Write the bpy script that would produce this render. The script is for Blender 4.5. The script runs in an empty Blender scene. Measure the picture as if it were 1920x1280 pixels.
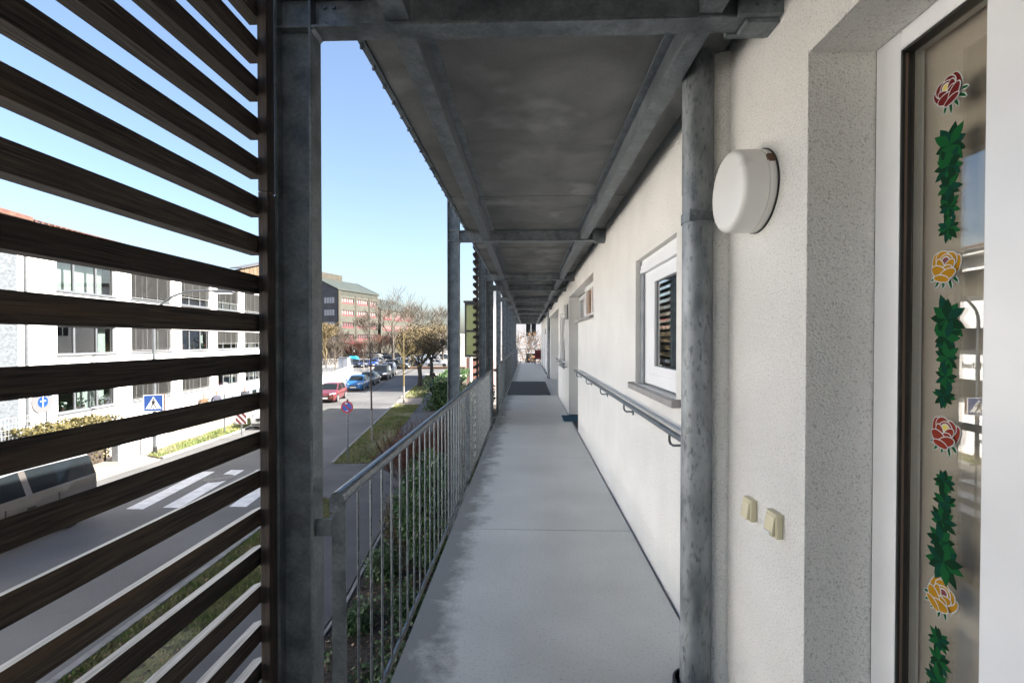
import bpy, bmesh, math, random
from mathutils import Vector, Matrix, noise as mnoise
R = math.radians
random.seed(7)
sc = bpy.context.scene
COL = sc.collection

# ------------------------------------------------------------------ camera
cam_d = bpy.data.cameras.new('camera'); cam = bpy.data.objects.new('camera', cam_d); COL.objects.link(cam)
cam_d.sensor_width = 36.0; cam_d.lens = 16.5; cam_d.clip_start = 0.02; cam_d.clip_end = 3000
cam_d.shift_y = 9 / 1920.0
cam.location = (0, 0, 1.6)
cam.rotation_euler = (R(90) - math.atan(11.4 / 880), 0, math.atan(29 / 880))
sc.camera = cam
# ------------------------------------------------------------------ sky and sun
SUN_EL = R(35.5); SUN_AZ_Y = -0.03
w = bpy.data.worlds.new('World'); sc.world = w; w.use_nodes = True
nt = w.node_tree; nt.nodes.clear()
sky = nt.nodes.new('ShaderNodeTexSky'); sky.sky_type = 'NISHITA'; sky.sun_disc = False
sky.sun_elevation = SUN_EL; sky.sun_rotation = R(91.7)
sky.air_density = 1.0; sky.dust_density = 3.6; sky.ozone_density = 1.8; sky.altitude = 200
bg = nt.nodes.new('ShaderNodeBackground'); bg.inputs[1].default_value = 0.052
wo = nt.nodes.new('ShaderNodeOutputWorld')
nt.links.new(sky.outputs[0], bg.inputs[0]); nt.links.new(bg.outputs[0], wo.inputs[0])
sl = bpy.data.lights.new('sun', 'SUN'); sl.energy = 4.3; sl.angle = R(0.5); sl.color = (1.0, 0.94, 0.86)
so = bpy.data.objects.new('sun', sl); COL.objects.link(so)
sv = Vector((math.cos(SUN_EL), SUN_AZ_Y, math.sin(SUN_EL)))
so.rotation_euler = sv.to_track_quat('Z', 'Y').to_euler(); so.location = (40, 0, 40)
sc.view_settings.view_transform = 'Standard'; sc.view_settings.look = 'None'
sc.view_settings.gamma = 1.0; sc.view_settings.use_curve_mapping = False
sc.view_settings.exposure = 2.8
sc.cycles.max_bounces = 12; sc.cycles.diffuse_bounces = 8; sc.cycles.transparent_max_bounces = 16
sc.cycles.caustics_reflective = False; sc.cycles.caustics_refractive = False

# ------------------------------------------------------------------ materials
MATS = {}
def _nodes(name):
    m = bpy.data.materials.new(name); m.use_nodes = True
    n = m.node_tree.nodes; l = m.node_tree.links
    return m, n, l, n['Principled BSDF']
def mat(name, c1, c2=None, scale=5, detail=4, rough=.6, metal=0, bump=0, bscale=None, stretch=(1, 1, 1),
        lo=.35, hi=.65, r2=None, spec=.5, extra=None, dist=0.02, coat=0, warp=0, spangle=None, vary=0):
    """base colour varied by noise in object space, optional bump and a second speckle layer"""
    m, n, l, b = _nodes(name)
    b.inputs['Roughness'].default_value = rough; b.inputs['Metallic'].default_value = metal
    b.inputs['Specular IOR Level'].default_value = spec
    b.inputs['Coat Weight'].default_value = coat
    tc = n.new('ShaderNodeTexCoord'); mp = n.new('ShaderNodeMapping'); mp.inputs['Scale'].default_value = stretch
    l.new(tc.outputs['Object'], mp.inputs[0])
    if c2 is None:
        b.inputs['Base Color'].default_value = (*c1, 1)
    else:
        nz = n.new('ShaderNodeTexNoise'); nz.inputs['Scale'].default_value = scale; nz.inputs['Detail'].default_value = detail; nz.inputs['Distortion'].default_value = warp
        l.new(mp.outputs[0], nz.inputs[0])
        cr = n.new('ShaderNodeValToRGB'); cr.color_ramp.elements[0].position = lo; cr.color_ramp.elements[1].position = hi
        cr.color_ramp.elements[0].color = (*c1, 1); cr.color_ramp.elements[1].color = (*c2, 1)
        l.new(nz.outputs[0], cr.inputs[0])
        src = cr.outputs[0]
        if extra:   # (colour, scale, threshold, width, amount)
            ec, es, et, ew, ea = extra
            n2 = n.new('ShaderNodeTexNoise'); n2.inputs['Scale'].default_value = es; n2.inputs['Detail'].default_value = 3
            l.new(mp.outputs[0], n2.inputs[0])
            mr = n.new('ShaderNodeMapRange'); mr.inputs[1].default_value = et; mr.inputs[2].default_value = et + ew
            mr.inputs[4].default_value = ea
            l.new(n2.outputs[0], mr.inputs[0])
            mx = n.new('ShaderNodeMix'); mx.data_type = 'RGBA'; mx.inputs[7].default_value = (*ec, 1)
            l.new(mr.outputs[0], mx.inputs[0]); l.new(src, mx.inputs[6]); src = mx.outputs[2]
        def gain(fac_out, lo_, hi_):
            g = n.new('ShaderNodeMapRange'); g.inputs[3].default_value = lo_; g.inputs[4].default_value = hi_; l.new(fac_out, g.inputs[0])
            v = n.new('ShaderNodeVectorMath'); v.operation = 'SCALE'; l.new(src, v.inputs[0]); l.new(g.outputs[0], v.inputs['Scale']); return v.outputs[0]
        if spangle:     # crystal cells of hot-dip zinc
            vo = n.new('ShaderNodeTexVoronoi'); vo.inputs['Scale'].default_value = spangle[0]; l.new(tc.outputs['Object'], vo.inputs[0])
            sp = n.new('ShaderNodeSeparateColor'); l.new(vo.outputs['Color'], sp.inputs[0]); src = gain(sp.outputs[0], 1 - spangle[1], 1 + spangle[1])
        if vary:
            oi = n.new('ShaderNodeObjectInfo'); src = gain(oi.outputs['Random'], 1 - vary, 1 + vary)
        l.new(src, b.inputs['Base Color'])
        if r2 is not None:
            m2 = n.new('ShaderNodeMapRange'); m2.inputs[1].default_value = lo; m2.inputs[2].default_value = hi
            m2.inputs[3].default_value = rough; m2.inputs[4].default_value = r2
            l.new(nz.outputs[0], m2.inputs[0]); l.new(m2.outputs[0], b.inputs['Roughness'])
    if bump:
        nb = n.new('ShaderNodeTexNoise'); nb.inputs['Scale'].default_value = bscale or scale; nb.inputs['Detail'].default_value = 3
        l.new(mp.outputs[0], nb.inputs[0])
        bp = n.new('ShaderNodeBump'); bp.inputs['Strength'].default_value = bump; bp.inputs['Distance'].default_value = dist
        l.new(nb.outputs[0], bp.inputs['Height']); l.new(bp.outputs[0], b.inputs['Normal'])
    MATS[name] = m
    return m
def glass(name, tint=(1, 1, 1), boost=2.0, back=None):
    """flat pane: see-through, with mirror reflection rising with angle"""
    m, n, l, b = _nodes(name); n.remove(b)
    out = [x for x in n if x.type == 'OUTPUT_MATERIAL'][0]
    tr = n.new('ShaderNodeBsdfTransparent'); tr.inputs[0].default_value = (*tint, 1)
    gl = n.new('ShaderNodeBsdfGlossy'); gl.inputs['Roughness'].default_value = 0.0
    fr = n.new('ShaderNodeFresnel'); ge = n.new('ShaderNodeNewGeometry'); ir = n.new('ShaderNodeMapRange')
    ir.inputs[3].default_value = 1.5; ir.inputs[4].default_value = 1 / 1.5     # same mirror strength from both sides
    l.new(ge.outputs['Backfacing'], ir.inputs[0]); l.new(ir.outputs[0], fr.inputs[0])
    mu = n.new('ShaderNodeMath'); mu.operation = 'MULTIPLY'; mu.use_clamp = True; mu.inputs[1].default_value = boost
    mx = n.new('ShaderNodeMixShader')
    l.new(fr.outputs[0], mu.inputs[0]); l.new(mu.outputs[0], mx.inputs[0])
    l.new(tr.outputs[0], mx.inputs[1]); l.new(gl.outputs[0], mx.inputs[2]); l.new(mx.outputs[0], out.inputs[0])
    MATS[name] = m; return m

STEEL = mat('galvanised_steel', (.105, .122, .135), (.205, .232, .25), spangle=(90, .12), scale=11, detail=7, rough=.42, r2=.62, metal=.4, bump=.05, bscale=60, extra=((.09, .10, .11), 45, .54, .2, .4))
STEEL_L = mat('galvanised_tube', (.115, .135, .15), (.20, .225, .245), spangle=(110, .18), scale=20, detail=6, rough=.35, r2=.5, metal=.6, extra=((.14, .16, .18), 60, .55, .15, .6))
PIPE = mat('galvanised_pipe', (.12, .138, .15), (.33, .355, .37), scale=9, detail=9, rough=.42, r2=.6, metal=.4, stretch=(1, 1, .4), bump=.08, bscale=50, extra=((.06, .068, .076), 60, .545, .16, .7))
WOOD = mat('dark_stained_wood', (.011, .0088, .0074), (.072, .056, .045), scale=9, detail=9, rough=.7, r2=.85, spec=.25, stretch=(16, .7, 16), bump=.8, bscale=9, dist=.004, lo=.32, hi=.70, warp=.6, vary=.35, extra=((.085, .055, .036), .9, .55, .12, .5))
WOOD_TOP = mat('sky_sheen_wood_top', (.09, .09, .084), (.27, .27, .26), scale=10, detail=8, rough=.5, stretch=(5, .6, 5), bump=.4, bscale=20, dist=.004)  # pale slat tops: sky sheen painted into the colour, along with weathering
WOOD_BAT = mat('dark_wood_batten', (.020, .013, .010), (.062, .044, .034), scale=10, detail=8, rough=.6, stretch=(8, 8, .5), bump=.4, bscale=25, dist=.004)
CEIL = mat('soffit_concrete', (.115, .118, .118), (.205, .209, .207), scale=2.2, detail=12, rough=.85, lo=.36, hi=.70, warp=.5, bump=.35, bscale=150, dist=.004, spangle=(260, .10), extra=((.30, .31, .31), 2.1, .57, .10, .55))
STUCCO = mat('rough_stucco', (.80, .79, .75), (.86, .85, .81), scale=2, rough=.9, bump=1.0, bscale=125, dist=.012, extra=((.40, .385, .36), 150, .575, .10, .6), spec=.2)
STUCCO_S = mat('smooth_stucco', (.76, .76, .74), (.82, .82, .80), scale=1.5, rough=.9, bump=.8, bscale=120, dist=.009, extra=((.42, .41, .39), 130, .59, .1, .6), spec=.2)
WHITE = mat('white_plastic', (.80, .81, .82), (.85, .86, .87), scale=3, rough=.28)
LAMPW = mat('opal_lamp_cover', (.74, .73, .69), (.79, .78, .75), scale=3, rough=.35, extra=((.6, .57, .5), 12, .62, .1, .5))
CREAM = mat('cream_plastic', (.62, .57, .38), (.68, .63, .44), scale=6, rough=.4)
BLACK = mat('black_rubber', (.012, .012, .012), rough=.5)
DARK = mat('dark_gap', (.02, .02, .02), rough=.9)
GLASS = glass('window_glass', (.92, .95, .94), 2.4)
GLASS_D = glass('dark_window_glass', (.72, .76, .76), 2.8)
GLASS_C = glass('clear_window_glass', (.9, .92, .9), 1.0)
BEIGE = mat('beige_curtain', (.66, .51, .40), (.72, .56, .44), scale=3, rough=.95)
ROOM = mat('room_dark', (.10, .095, .09), (.14, .13, .12), scale=1, rough=.9)
ALU = mat('grey_aluminium', (.20, .215, .23), (.26, .275, .29), scale=8, rough=.4, metal=.3)
SILL = mat('grey_sill_metal', (.28, .27, .26), (.36, .35, .34), scale=10, rough=.45, metal=.3)
# floor with damp stains along the open edge
def floor_mat():
    m, n, l, b = _nodes('gallery_concrete'); b.inputs['Roughness'].default_value = .55
    tc = n.new('ShaderNodeTexCoord')
    nz = n.new('ShaderNodeTexNoise'); nz.inputs['Scale'].default_value = 1.6; nz.inputs['Detail'].default_value = 9
    l.new(tc.outputs['Object'], nz.inputs[0])
    cr = n.new('ShaderNodeValToRGB'); cr.color_ramp.elements[0].position = .3; cr.color_ramp.elements[1].position = .7
    cr.color_ramp.elements[0].color = (.56, .555, .515, 1); cr.color_ramp.elements[1].color = (.69, .685, .64, 1)
    l.new(nz.outputs[0], cr.inputs[0])
    n2 = n.new('ShaderNodeTexNoise'); n2.inputs['Scale'].default_value = 4.5; n2.inputs['Detail'].default_value = 10; n2.inputs['Roughness'].default_value = .7
    l.new(tc.outputs['Object'], n2.inputs[0])
    sx = n.new('ShaderNodeSeparateXYZ'); l.new(tc.outputs['Object'], sx.inputs[0])
    ma = n.new('ShaderNodeMath'); ma.operation = 'MULTIPLY_ADD'; ma.inputs[1].default_value = .62; l.new(n2.outputs[0], ma.inputs[0]); l.new(sx.outputs[0], ma.inputs[2])
    mr = n.new('ShaderNodeMapRange'); mr.inputs[1].default_value = .62; mr.inputs[2].default_value = .80; mr.inputs[3].default_value = .85; mr.inputs[4].default_value = 0
    l.new(ma.outputs[0], mr.inputs[0])
    mx = n.new('ShaderNodeMix'); mx.data_type = 'RGBA'; mx.inputs[7].default_value = (.175, .17, .15, 1)
    l.new(mr.outputs[0], mx.inputs[0]); l.new(cr.outputs[0], mx.inputs[6])
    n3 = n.new('ShaderNodeTexNoise'); n3.inputs['Scale'].default_value = 75; n3.inputs['Detail'].default_value = 6
    l.new(tc.outputs['Object'], n3.inputs[0])
    m3 = n.new('ShaderNodeMapRange'); m3.inputs[1].default_value = .55; m3.inputs[2].default_value = .72; m3.inputs[4].default_value = .35
    l.new(n3.outputs[0], m3.inputs[0])
    mx2 = n.new('ShaderNodeMix'); mx2.data_type = 'RGBA'; mx2.inputs[7].default_value = (.13, .125, .115, 1)
    l.new(m3.outputs[0], mx2.inputs[0]); l.new(mx.outputs[2], mx2.inputs[6]); l.new(mx2.outputs[2], b.inputs['Base Color'])
    r = n.new('ShaderNodeMapRange'); r.inputs[1].default_value = .3; r.inputs[2].default_value = .7; r.inputs[3].default_value = .38; r.inputs[4].default_value = .62
    l.new(nz.outputs[0], r.inputs[0]); l.new(r.outputs[0], b.inputs['Roughness'])
    bp = n.new('ShaderNodeBump'); bp.inputs['Strength'].default_value = .3; bp.inputs['Distance'].default_value = .004
    l.new(n3.outputs[0], bp.inputs['Height']); l.new(bp.outputs[0], b.inputs['Normal'])
    return m
FLOOR = floor_mat()
ASPH = mat('asphalt', (.062, .062, .062), (.098, .097, .096), scale=.35, detail=8, rough=.8, bump=.25, bscale=60, dist=.006, extra=((.15, .15, .15), 55, .58, .1, .6))
ASPH_P = mat('path_asphalt', (.053, .0535, .055), (.080, .080, .081), scale=.9, detail=9, rough=.85, bump=.25, bscale=70, dist=.006, extra=((.13, .13, .13), 60, .58, .1, .5))
PAVE = mat('pale_paving', (.19, .16, .13), (.25, .21, .175), scale=.8, detail=8, rough=.9, bump=.2, bscale=40, dist=.005)
GROUND = mat('worn_ground', (.15, .14, .125), (.22, .205, .185), scale=.25, detail=9, rough=.9)
SOIL = mat('soil', (.018, .014, .011), (.06, .045, .033), scale=5, detail=8, rough=.95, bump=.8, bscale=14, dist=.05)
TURF = mat('thin_turf', (.075, .085, .028), (.165, .15, .07), scale=4, detail=10, rough=.95, bump=.9, bscale=24, dist=.04, extra=((.05, .042, .03), 7, .52, .08, .85))
KERB = mat('kerb_stone', (.13, .13, .125), (.21, .205, .20), scale=3, detail=7, rough=.85)
PAINT = mat('road_paint', (.50, .50, .49), (.66, .66, .65), scale=4, detail=9, rough=.7, extra=((.2, .2, .2), 30, .60, .06, .5))
GRASS = mat('grass_blade', (.085, .13, .024), (.20, .19, .075), scale=1.4, detail=5, rough=.7)
LITTER = mat('dry_leaf', (.10, .065, .035), (.24, .17, .10), scale=8, rough=.8)
LAUREL = mat('laurel_leaf', (.03, .075, .022), (.10, .17, .06), scale=14, detail=2, rough=.32, lo=.4, hi=.6)
JUNI = mat('juniper_leaf', (.022, .05, .018), (.06, .11, .035), scale=6, rough=.6)
BROWNL = mat('red_brown_twig', (.06, .022, .013), (.11, .046, .028), scale=6, rough=.8)
OLIVE = mat('olive_bud_leaf', (.075, .056, .024), (.145, .108, .05), scale=2.5, rough=.8)
TWIG = mat('bare_twig', (.055, .043, .032), (.10, .08, .06), scale=3, rough=.9)
BARK = mat('grey_bark', (.04, .034, .028), (.09, .078, .066), scale=8, rough=.95, bump=.6, bscale=20, stretch=(1, 1, .3))
BARKW = mat('whitewashed_bark', (.16, .15, .14), (.26, .25, .235), scale=8, rough=.9)
LICHEN = mat('yellow_lichen_bark', (.12, .085, .016), (.17, .14, .08), scale=10, rough=.95)
AUTUMN = mat('orange_dry_leaf', (.16, .07, .026), (.26, .15, .07), scale=4, rough=.8)
HEDGEY = mat('yellow_hedge_leaf', (.055, .045, .010), (.10, .085, .024), scale=5, rough=.7)
FFRAME = mat('grey_window_frame', (.065, .072, .08), (.085, .093, .10), scale=8, rough=.4)
POSTP = mat('grey_post_paint', (.055, .062, .068), (.075, .083, .09), scale=9, rough=.5)
FWHITE = mat('white_render', (.72, .71, .70), (.77, .76, .75), scale=.4, detail=6, rough=.9)
FSHADE = mat('rough_shade_render', (.065, .075, .085), (.095, .108, .12), scale=9, detail=7, rough=.95, bump=.8, bscale=9, dist=.06)  # bluish shade on this wall is put into the render colour
PLINTH = mat('blue_grey_plinth', (.10, .12, .14), (.13, .15, .17), scale=1, rough=.9)
BLIND = mat('blind_slat', (.13, .13, .128), (.16, .16, .157), scale=3, rough=.5)
TILE = mat('red_roof_tile', (.07, .03, .022), (.11, .055, .038), scale=6, rough=.85)
CURT = mat('pale_curtain', (.60, .64, .58), (.70, .72, .68), scale=2, rough=.9)
SBLUE = mat('sign_blue', (.004, .035, .16), rough=.4)
SWHITE = mat('sign_white', (.75, .75, .75), rough=.4)
SBLACK = mat('sign_black', (.015, .015, .018), rough=.5)
SRED = mat('sign_red', (.16, .006, .008), rough=.4)
TYRE = mat('tyre', (.018, .018, .019), rough=.75)
RIM = mat('alloy_rim', (.45, .46, .47), rough=.3, metal=.8)
CGLASS = mat('car_glass', (.010, .013, .015), rough=.06, spec=.2)
LIGHTG = mat('headlight_glass', (.55, .57, .6), rough=.12, spec=.9)
TAIL = mat('tail_light', (.35, .01, .01), rough=.25)
METCLAD = mat('green_grey_cladding', (.034, .035, .026), (.048, .048, .036), scale=1, rough=.7)
METROOF = mat('green_metal_roof', (.026, .033, .028), (.036, .044, .037), scale=.6, rough=.6)
CONC = mat('tan_concrete', (.032, .029, .021), (.045, .040, .030), scale=.7, rough=.9)
REDF = mat('red_window_frame', (.10, .02, .022), rough=.6)
DGREY = mat('dark_grey_cladding', (.05, .052, .058), (.07, .07, .078), scale=.7, rough=.8)

# ------------------------------------------------------------------ mesh helpers
class MB:
    def __init__(s): s.v = []; s.f = []; s.m = []
    def add(s, vs, fs, mi=0):
        o = len(s.v); s.v += [tuple(p) for p in vs]
        for f in fs: s.f.append([i + o for i in f]); s.m.append(mi)
        return s
    def box(s, x0, x1, y0, y1, z0, z1, mi=0, top=None):
        vs = [(x0, y0, z0), (x1, y0, z0), (x1, y1, z0), (x0, y1, z0), (x0, y0, z1), (x1, y0, z1), (x1, y1, z1), (x0, y1, z1)]
        s.add(vs, [(3, 2, 1, 0), (0, 1, 5, 4), (1, 2, 6, 5), (2, 3, 7, 6), (3, 0, 4, 7)], mi)
        s.add(vs, [(4, 5, 6, 7)], mi if top is None else top); return s
    def obox(s, c, ax, ay, hx, hy, z0, z1, mi=0):
        """box at centre c in plan with local axes ax, ay (unit 2-vectors)"""
        P = []
        for z in (z0, z1):
            for sx, sy in ((-1, -1), (1, -1), (1, 1), (-1, 1)):
                P.append((c[0] + ax[0] * hx * sx + ay[0] * hy * sy, c[1] + ax[1] * hx * sx + ay[1] * hy * sy, z))
        return s.add(P, [(3, 2, 1, 0), (4, 5, 6, 7), (0, 1, 5, 4), (1, 2, 6, 5), (2, 3, 7, 6), (3, 0, 4, 7)], mi)
    def quad(s, a, b, c, d, mi=0): return s.add([a, b, c, d], [(0, 1, 2, 3)], mi)
    def prism(s, poly, axis, a, b, mi=0):
        n = len(poly)
        def P(p, h): return (h, p[0], p[1]) if axis == 0 else (p[0], h, p[1]) if axis == 1 else (p[0], p[1], h)
        vs = [P(p, a) for p in poly] + [P(p, b) for p in poly]
        fs = [tuple(range(n))[::-1], tuple(range(n, 2 * n))] + [(i, (i + 1) % n, n + (i + 1) % n, n + i) for i in range(n)]
        return s.add(vs, fs, mi)
    def tube(s, pts, rad, n=8, mi=0, cap=True):
        pts = [Vector(p) for p in pts]
        if not hasattr(rad, '__len__'): rad = [rad] * len(pts)
        o = len(s.v); prev = None
        for i, p in enumerate(pts):
            d = (pts[min(i + 1, len(pts) - 1)] - pts[max(i - 1, 0)]).normalized()
            if prev is None:
                u = d.cross(Vector((0, 0, 1)))
                if u.length < .01: u = d.cross(Vector((0, 1, 0)))
            else: u = prev - d * prev.dot(d)
            if u.length < 1e-6: u = d.orthogonal()
            u.normalize(); prev = u; v = d.cross(u)
            for k in range(n):
                a = 2 * math.pi * k / n
                q = p + (u * math.cos(a) + v * math.sin(a)) * rad[i]; s.v.append(tuple(q))
        for i in range(len(pts) - 1):
            for k in range(n):
                s.f.append([o + i * n + k, o + i * n + (k + 1) % n, o + (i + 1) * n + (k + 1) % n, o + (i + 1) * n + k]); s.m.append(mi)
        if cap:
            s.f.append([o + k for k in range(n)][::-1]); s.m.append(mi)
            e = o + (len(pts) - 1) * n; s.f.append([e + k for k in range(n)]); s.m.append(mi)
        return s
    def lathe(s, prof, n=24, origin=(0, 0, 0), axis=2, mi=0):
        """prof: (radius, height) pairs"""
        o = len(s.v)
        for r, h in prof:
            for k in range(n):
                a = 2 * math.pi * k / n; c, d = r * math.cos(a), r * math.sin(a)
                p = (c, d, h) if axis == 2 else (h, c, d) if axis == 0 else (d, h, c)
                s.v.append((p[0] + origin[0], p[1] + origin[1], p[2] + origin[2]))
        for i in range(len(prof) - 1):
            for k in range(n):
                s.f.append([o + i * n + k, o + i * n + (k + 1) % n, o + (i + 1) * n + (k + 1) % n, o + (i + 1) * n + k]); s.m.append(mi)
        s.f.append([o + k for k in range(n)][::-1]); s.m.append(mi)
        e = o + (len(prof) - 1) * n; s.f.append([e + k for k in range(n)]); s.m.append(mi)
        return s
    def leaf(s, p, size, asp=.5, mi=0, up=None, fold=.0):
        """one pointed leaf of random direction"""
        d = Vector((random.gauss(0, 1), random.gauss(0, 1), random.gauss(0, .8)))
        if up is not None: d = d * .6 + Vector(up)
        d.normalize(); u = d.orthogonal(); u.rotate(Matrix.Rotation(random.uniform(0, 6.28), 3, d))
        a = Vector(p); b = a + d * size; mid = a + d * size * .45
        return s.add([a, mid + u * size * asp * .5, b, mid - u * size * asp * .5], [(0, 1, 2, 3)], mi)
    def build(s, name, mats, parent=None, smooth=False, bevel=0, props=None, angle=40):
        me = bpy.data.meshes.new(name)
        off = Vector((0, 0, 0))
        if parent is not None:
            p = parent
            while p is not None: off += p.location; p = p.parent
        vs = [(x - off.x, y - off.y, z - off.z) for x, y, z in s.v] if parent is not None else s.v
        me.from_pydata(vs, [], s.f)
        if not isinstance(mats, (list, tuple)): mats = [mats]
        for m in mats: me.materials.append(m)
        if len(mats) > 1: me.polygons.foreach_set('material_index', s.m)
        if smooth:
            me.polygons.foreach_set('use_smooth', [True] * len(me.polygons))
            try: me.set_sharp_from_angle(angle=R(angle))
            except Exception: pass
        me.update()
        ob = bpy.data.objects.new(name, me); COL.objects.link(ob)
        if parent is not None: ob.parent = parent
        if bevel:
            bv = ob.modifiers.new('bevel', 'BEVEL'); bv.width = bevel; bv.segments = 2; bv.limit_method = 'ANGLE'
        return ob
def tag(o, label=None, cat=None, group=None, kind=None):
    if label: o['label'] = label
    if cat: o['category'] = cat
    if group: o['group'] = group
    if kind: o['kind'] = kind
    return o
def thing(name, loc, label, cat, group=None):
    o = bpy.data.objects.new(name, None); COL.objects.link(o); o.location = loc; o.empty_display_size = .2
    return tag(o, label, cat, group)
def rot2(p, a): return (p[0] * math.cos(a) - p[1] * math.sin(a), p[0] * math.sin(a) + p[1] * math.cos(a))

def wall_holes(mb, mapf, s0, s1, z0, z1, holes, depth, mi=0, mr=0):
    """wall sheet in (s, z) with rectangular openings and reveals; mapf(s, z, d) gives a point d behind the face"""
    S = sorted({s0, s1, *[h[0] for h in holes], *[h[1] for h in holes]}); Z = sorted({z0, z1, *[h[2] for h in holes], *[h[3] for h in holes]})
    S = [a for a in S if s0 <= a <= s1]; Z = [a for a in Z if z0 <= a <= z1]
    for i in range(len(S) - 1):
        for j in range(len(Z) - 1):
            cs, cz = (S[i] + S[i + 1]) / 2, (Z[j] + Z[j + 1]) / 2
            if any(h[0] < cs < h[1] and h[2] < cz < h[3] for h in holes): continue
            mb.quad(mapf(S[i], Z[j], 0), mapf(S[i + 1], Z[j], 0), mapf(S[i + 1], Z[j + 1], 0), mapf(S[i], Z[j + 1], 0), mi)
            mb.quad(mapf(S[i], Z[j + 1], depth), mapf(S[i + 1], Z[j + 1], depth), mapf(S[i + 1], Z[j], depth), mapf(S[i], Z[j], depth), mi)
    for a, b, c, d in holes:
        P = [(a, c), (b, c), (b, d), (a, d)]
        for k in range(4):
            p, q = P[k], P[(k + 1) % 4]
            mb.quad(mapf(*p, 0), mapf(*p, depth), mapf(*q, depth), mapf(*q, 0), mr)

GZ = -3.4
# ================================================================== THE GROUND
tag(MB().box(-400, 300, -150, 420, GZ - .5, GZ).build('ground', GROUND), kind='structure')
KR = [(-6.84, -30), (-6.84, 6.5), (-6.9, 8.5), (-7.06, 12.3), (-7.75, 17.85), (-8.2, 20.9), (-10.2, 35.6), (-12.3, 51), (-14.4, 66.8)]
KL = [(-15.0, -30), (-15.1, 10), (-15.4, 20), (-15.7, 25), (-17.6, 37), (-19.6, 48), (-22.6, 66.8)]
def sheet(name, poly, z0, z1, m):
    return tag(MB().prism(poly, 2, z0, z1).build(name, m), kind='structure')
sheet('road', KR + [(-15.5, 70), (-2, 71), (60, 74), (60, 81), (-2, 80), (-40, 84), (-40, 76), (-24, 71)] + KL[::-1], GZ - .1, GZ + .006, ASPH)
def strip(mb, line, wd, z0, z1):
    for (a, b) in zip(line[:-1], line[1:]):
        d = Vector((b[0] - a[0], b[1] - a[1])); L = d.length; d.normalize(); nrm = Vector((-d.y, d.x))
        k = max(1, int(L / 1.0)); g = .004
        for i in range(k):
            c = (a[0] + d.x * L * (i + .5) / k, a[1] + d.y * L * (i + .5) / k)
            mb.obox(c, d, nrm, L / k / 2 - g, wd / 2, z0, z1)
mk = MB(); strip(mk, KR[:3], .14, GZ - .1, GZ + .10); strip(mk, [(-7.04, 12.3), (-7.3, 14.4)], .14, GZ - .1, GZ + .10)
strip(mk, [(-7.85, 18.6), (-8.2, 20.9), (-10.2, 35.6)], .14, GZ - .1, GZ + .10); strip(mk, [(-10.9, 40), (-12.3, 51), (-14.3, 66)], .14, GZ - .1, GZ + .10)
strip(mk, [(-6.9, 8.5), (-7.04, 12.3)], .14, GZ - .1, GZ + .10)
tag(mk.build('kerb', KERB, bevel=.012), kind='structure')
mk = MB(); strip(mk, [(-15.4, 19.2), (-15.7, 25), (-17.6, 37), (-19.6, 48), (-22.6, 66)], .16, GZ - .1, GZ + .09)
tag(mk.build('kerb', KERB, bevel=.012), kind='structure')
mk = MB(); strip(mk, [(-3.42, -6), (-3.42, 8.76), (-3.72, 11.7), (-4.4, 22), (-6.2, 36)], .07, GZ - .1, GZ + .075)
tag(mk.build('kerb', KERB, bevel=.01), kind='structure')
PL = [(-5.35, -30), (-5.4, 12.6), (-6.2, 14.4), (-6.4, 18.7), (-6.56, 22), (-8.8, 39.5), (-11.2, 55), (-13, 66)]
PR = [(-3.5, -30), (-3.5, 8.76), (-3.8, 11.7), (-4.5, 22), (-6.3, 36), (-8.2, 50), (-10, 66)]
sheet('footpath', PL + PR[::-1], GZ - .1, GZ + .05, ASPH_P)
sheet('driveway', [(-7.6, 14.45), (-6.0, 14.42), (-6.35, 18.65), (-7.95, 18.55)], GZ - .1, GZ + .043, ASPH_P)
sheet('driveway', [(-10.3, 35.9), (-8.3, 36), (-8.9, 40), (-10.85, 39.8)], GZ - .1, GZ + .043, PAVE)
V1 = [(-6.77, -30), (-6.77, 6.5), (-6.83, 8.5), (-6.98, 12.3), (-7.2, 14.4), (-6.2, 14.4), (-5.4, 12.6), (-5.35, -30)]
V2 = [(-7.8, 18.6), (-8.13, 20.9), (-10.13, 35.6), (-8.26, 35.6), (-6.56, 22), (-6.4, 18.7)]
V3 = [(-10.8, 40), (-12.2, 51), (-14.2, 66), (-13, 66), (-11.2, 55), (-8.9, 40)]
V4 = [(-15.6, 19.3), (-15.8, 25), (-17.2, 34), (-18.2, 34), (-17.1, 26), (-16.75, 20.5), (-16.3, 19.6)]
for k, V in enumerate((V1, V2, V3, V4)): sheet('verge', V, GZ - .1, GZ + .06, TURF)
sheet('pavement', [(-16.9, 19), (-17.2, 26), (-18.3, 34), (-20.6, 48), (-24, 66), (-27, 66), (-23.4, 48), (-21, 40), (-19.95, 28), (-19.3, 20.3), (-18.9, 16), (-15.3, 16), (-15.3, 19)], GZ - .1, GZ + .03, PAVE)
sheet('planting_bed', [(-3.37, -6), (-3.37, 8.76), (-3.67, 11.7), (-4.35, 22), (-6.15, 36), (-1.0, 36), (.85, 33), (.85, -6)], GZ - .1, GZ + .05, SOIL)
def inside(p, poly):
    c = False; j = len(poly) - 1
    for i in range(len(poly)):
        a, b = poly[i], poly[j]
        if (a[1] > p[1]) != (b[1] > p[1]) and p[0] < (b[0] - a[0]) * (p[1] - a[1]) / (b[1] - a[1]) + a[0]: c = not c
        j = i
    return c
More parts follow.
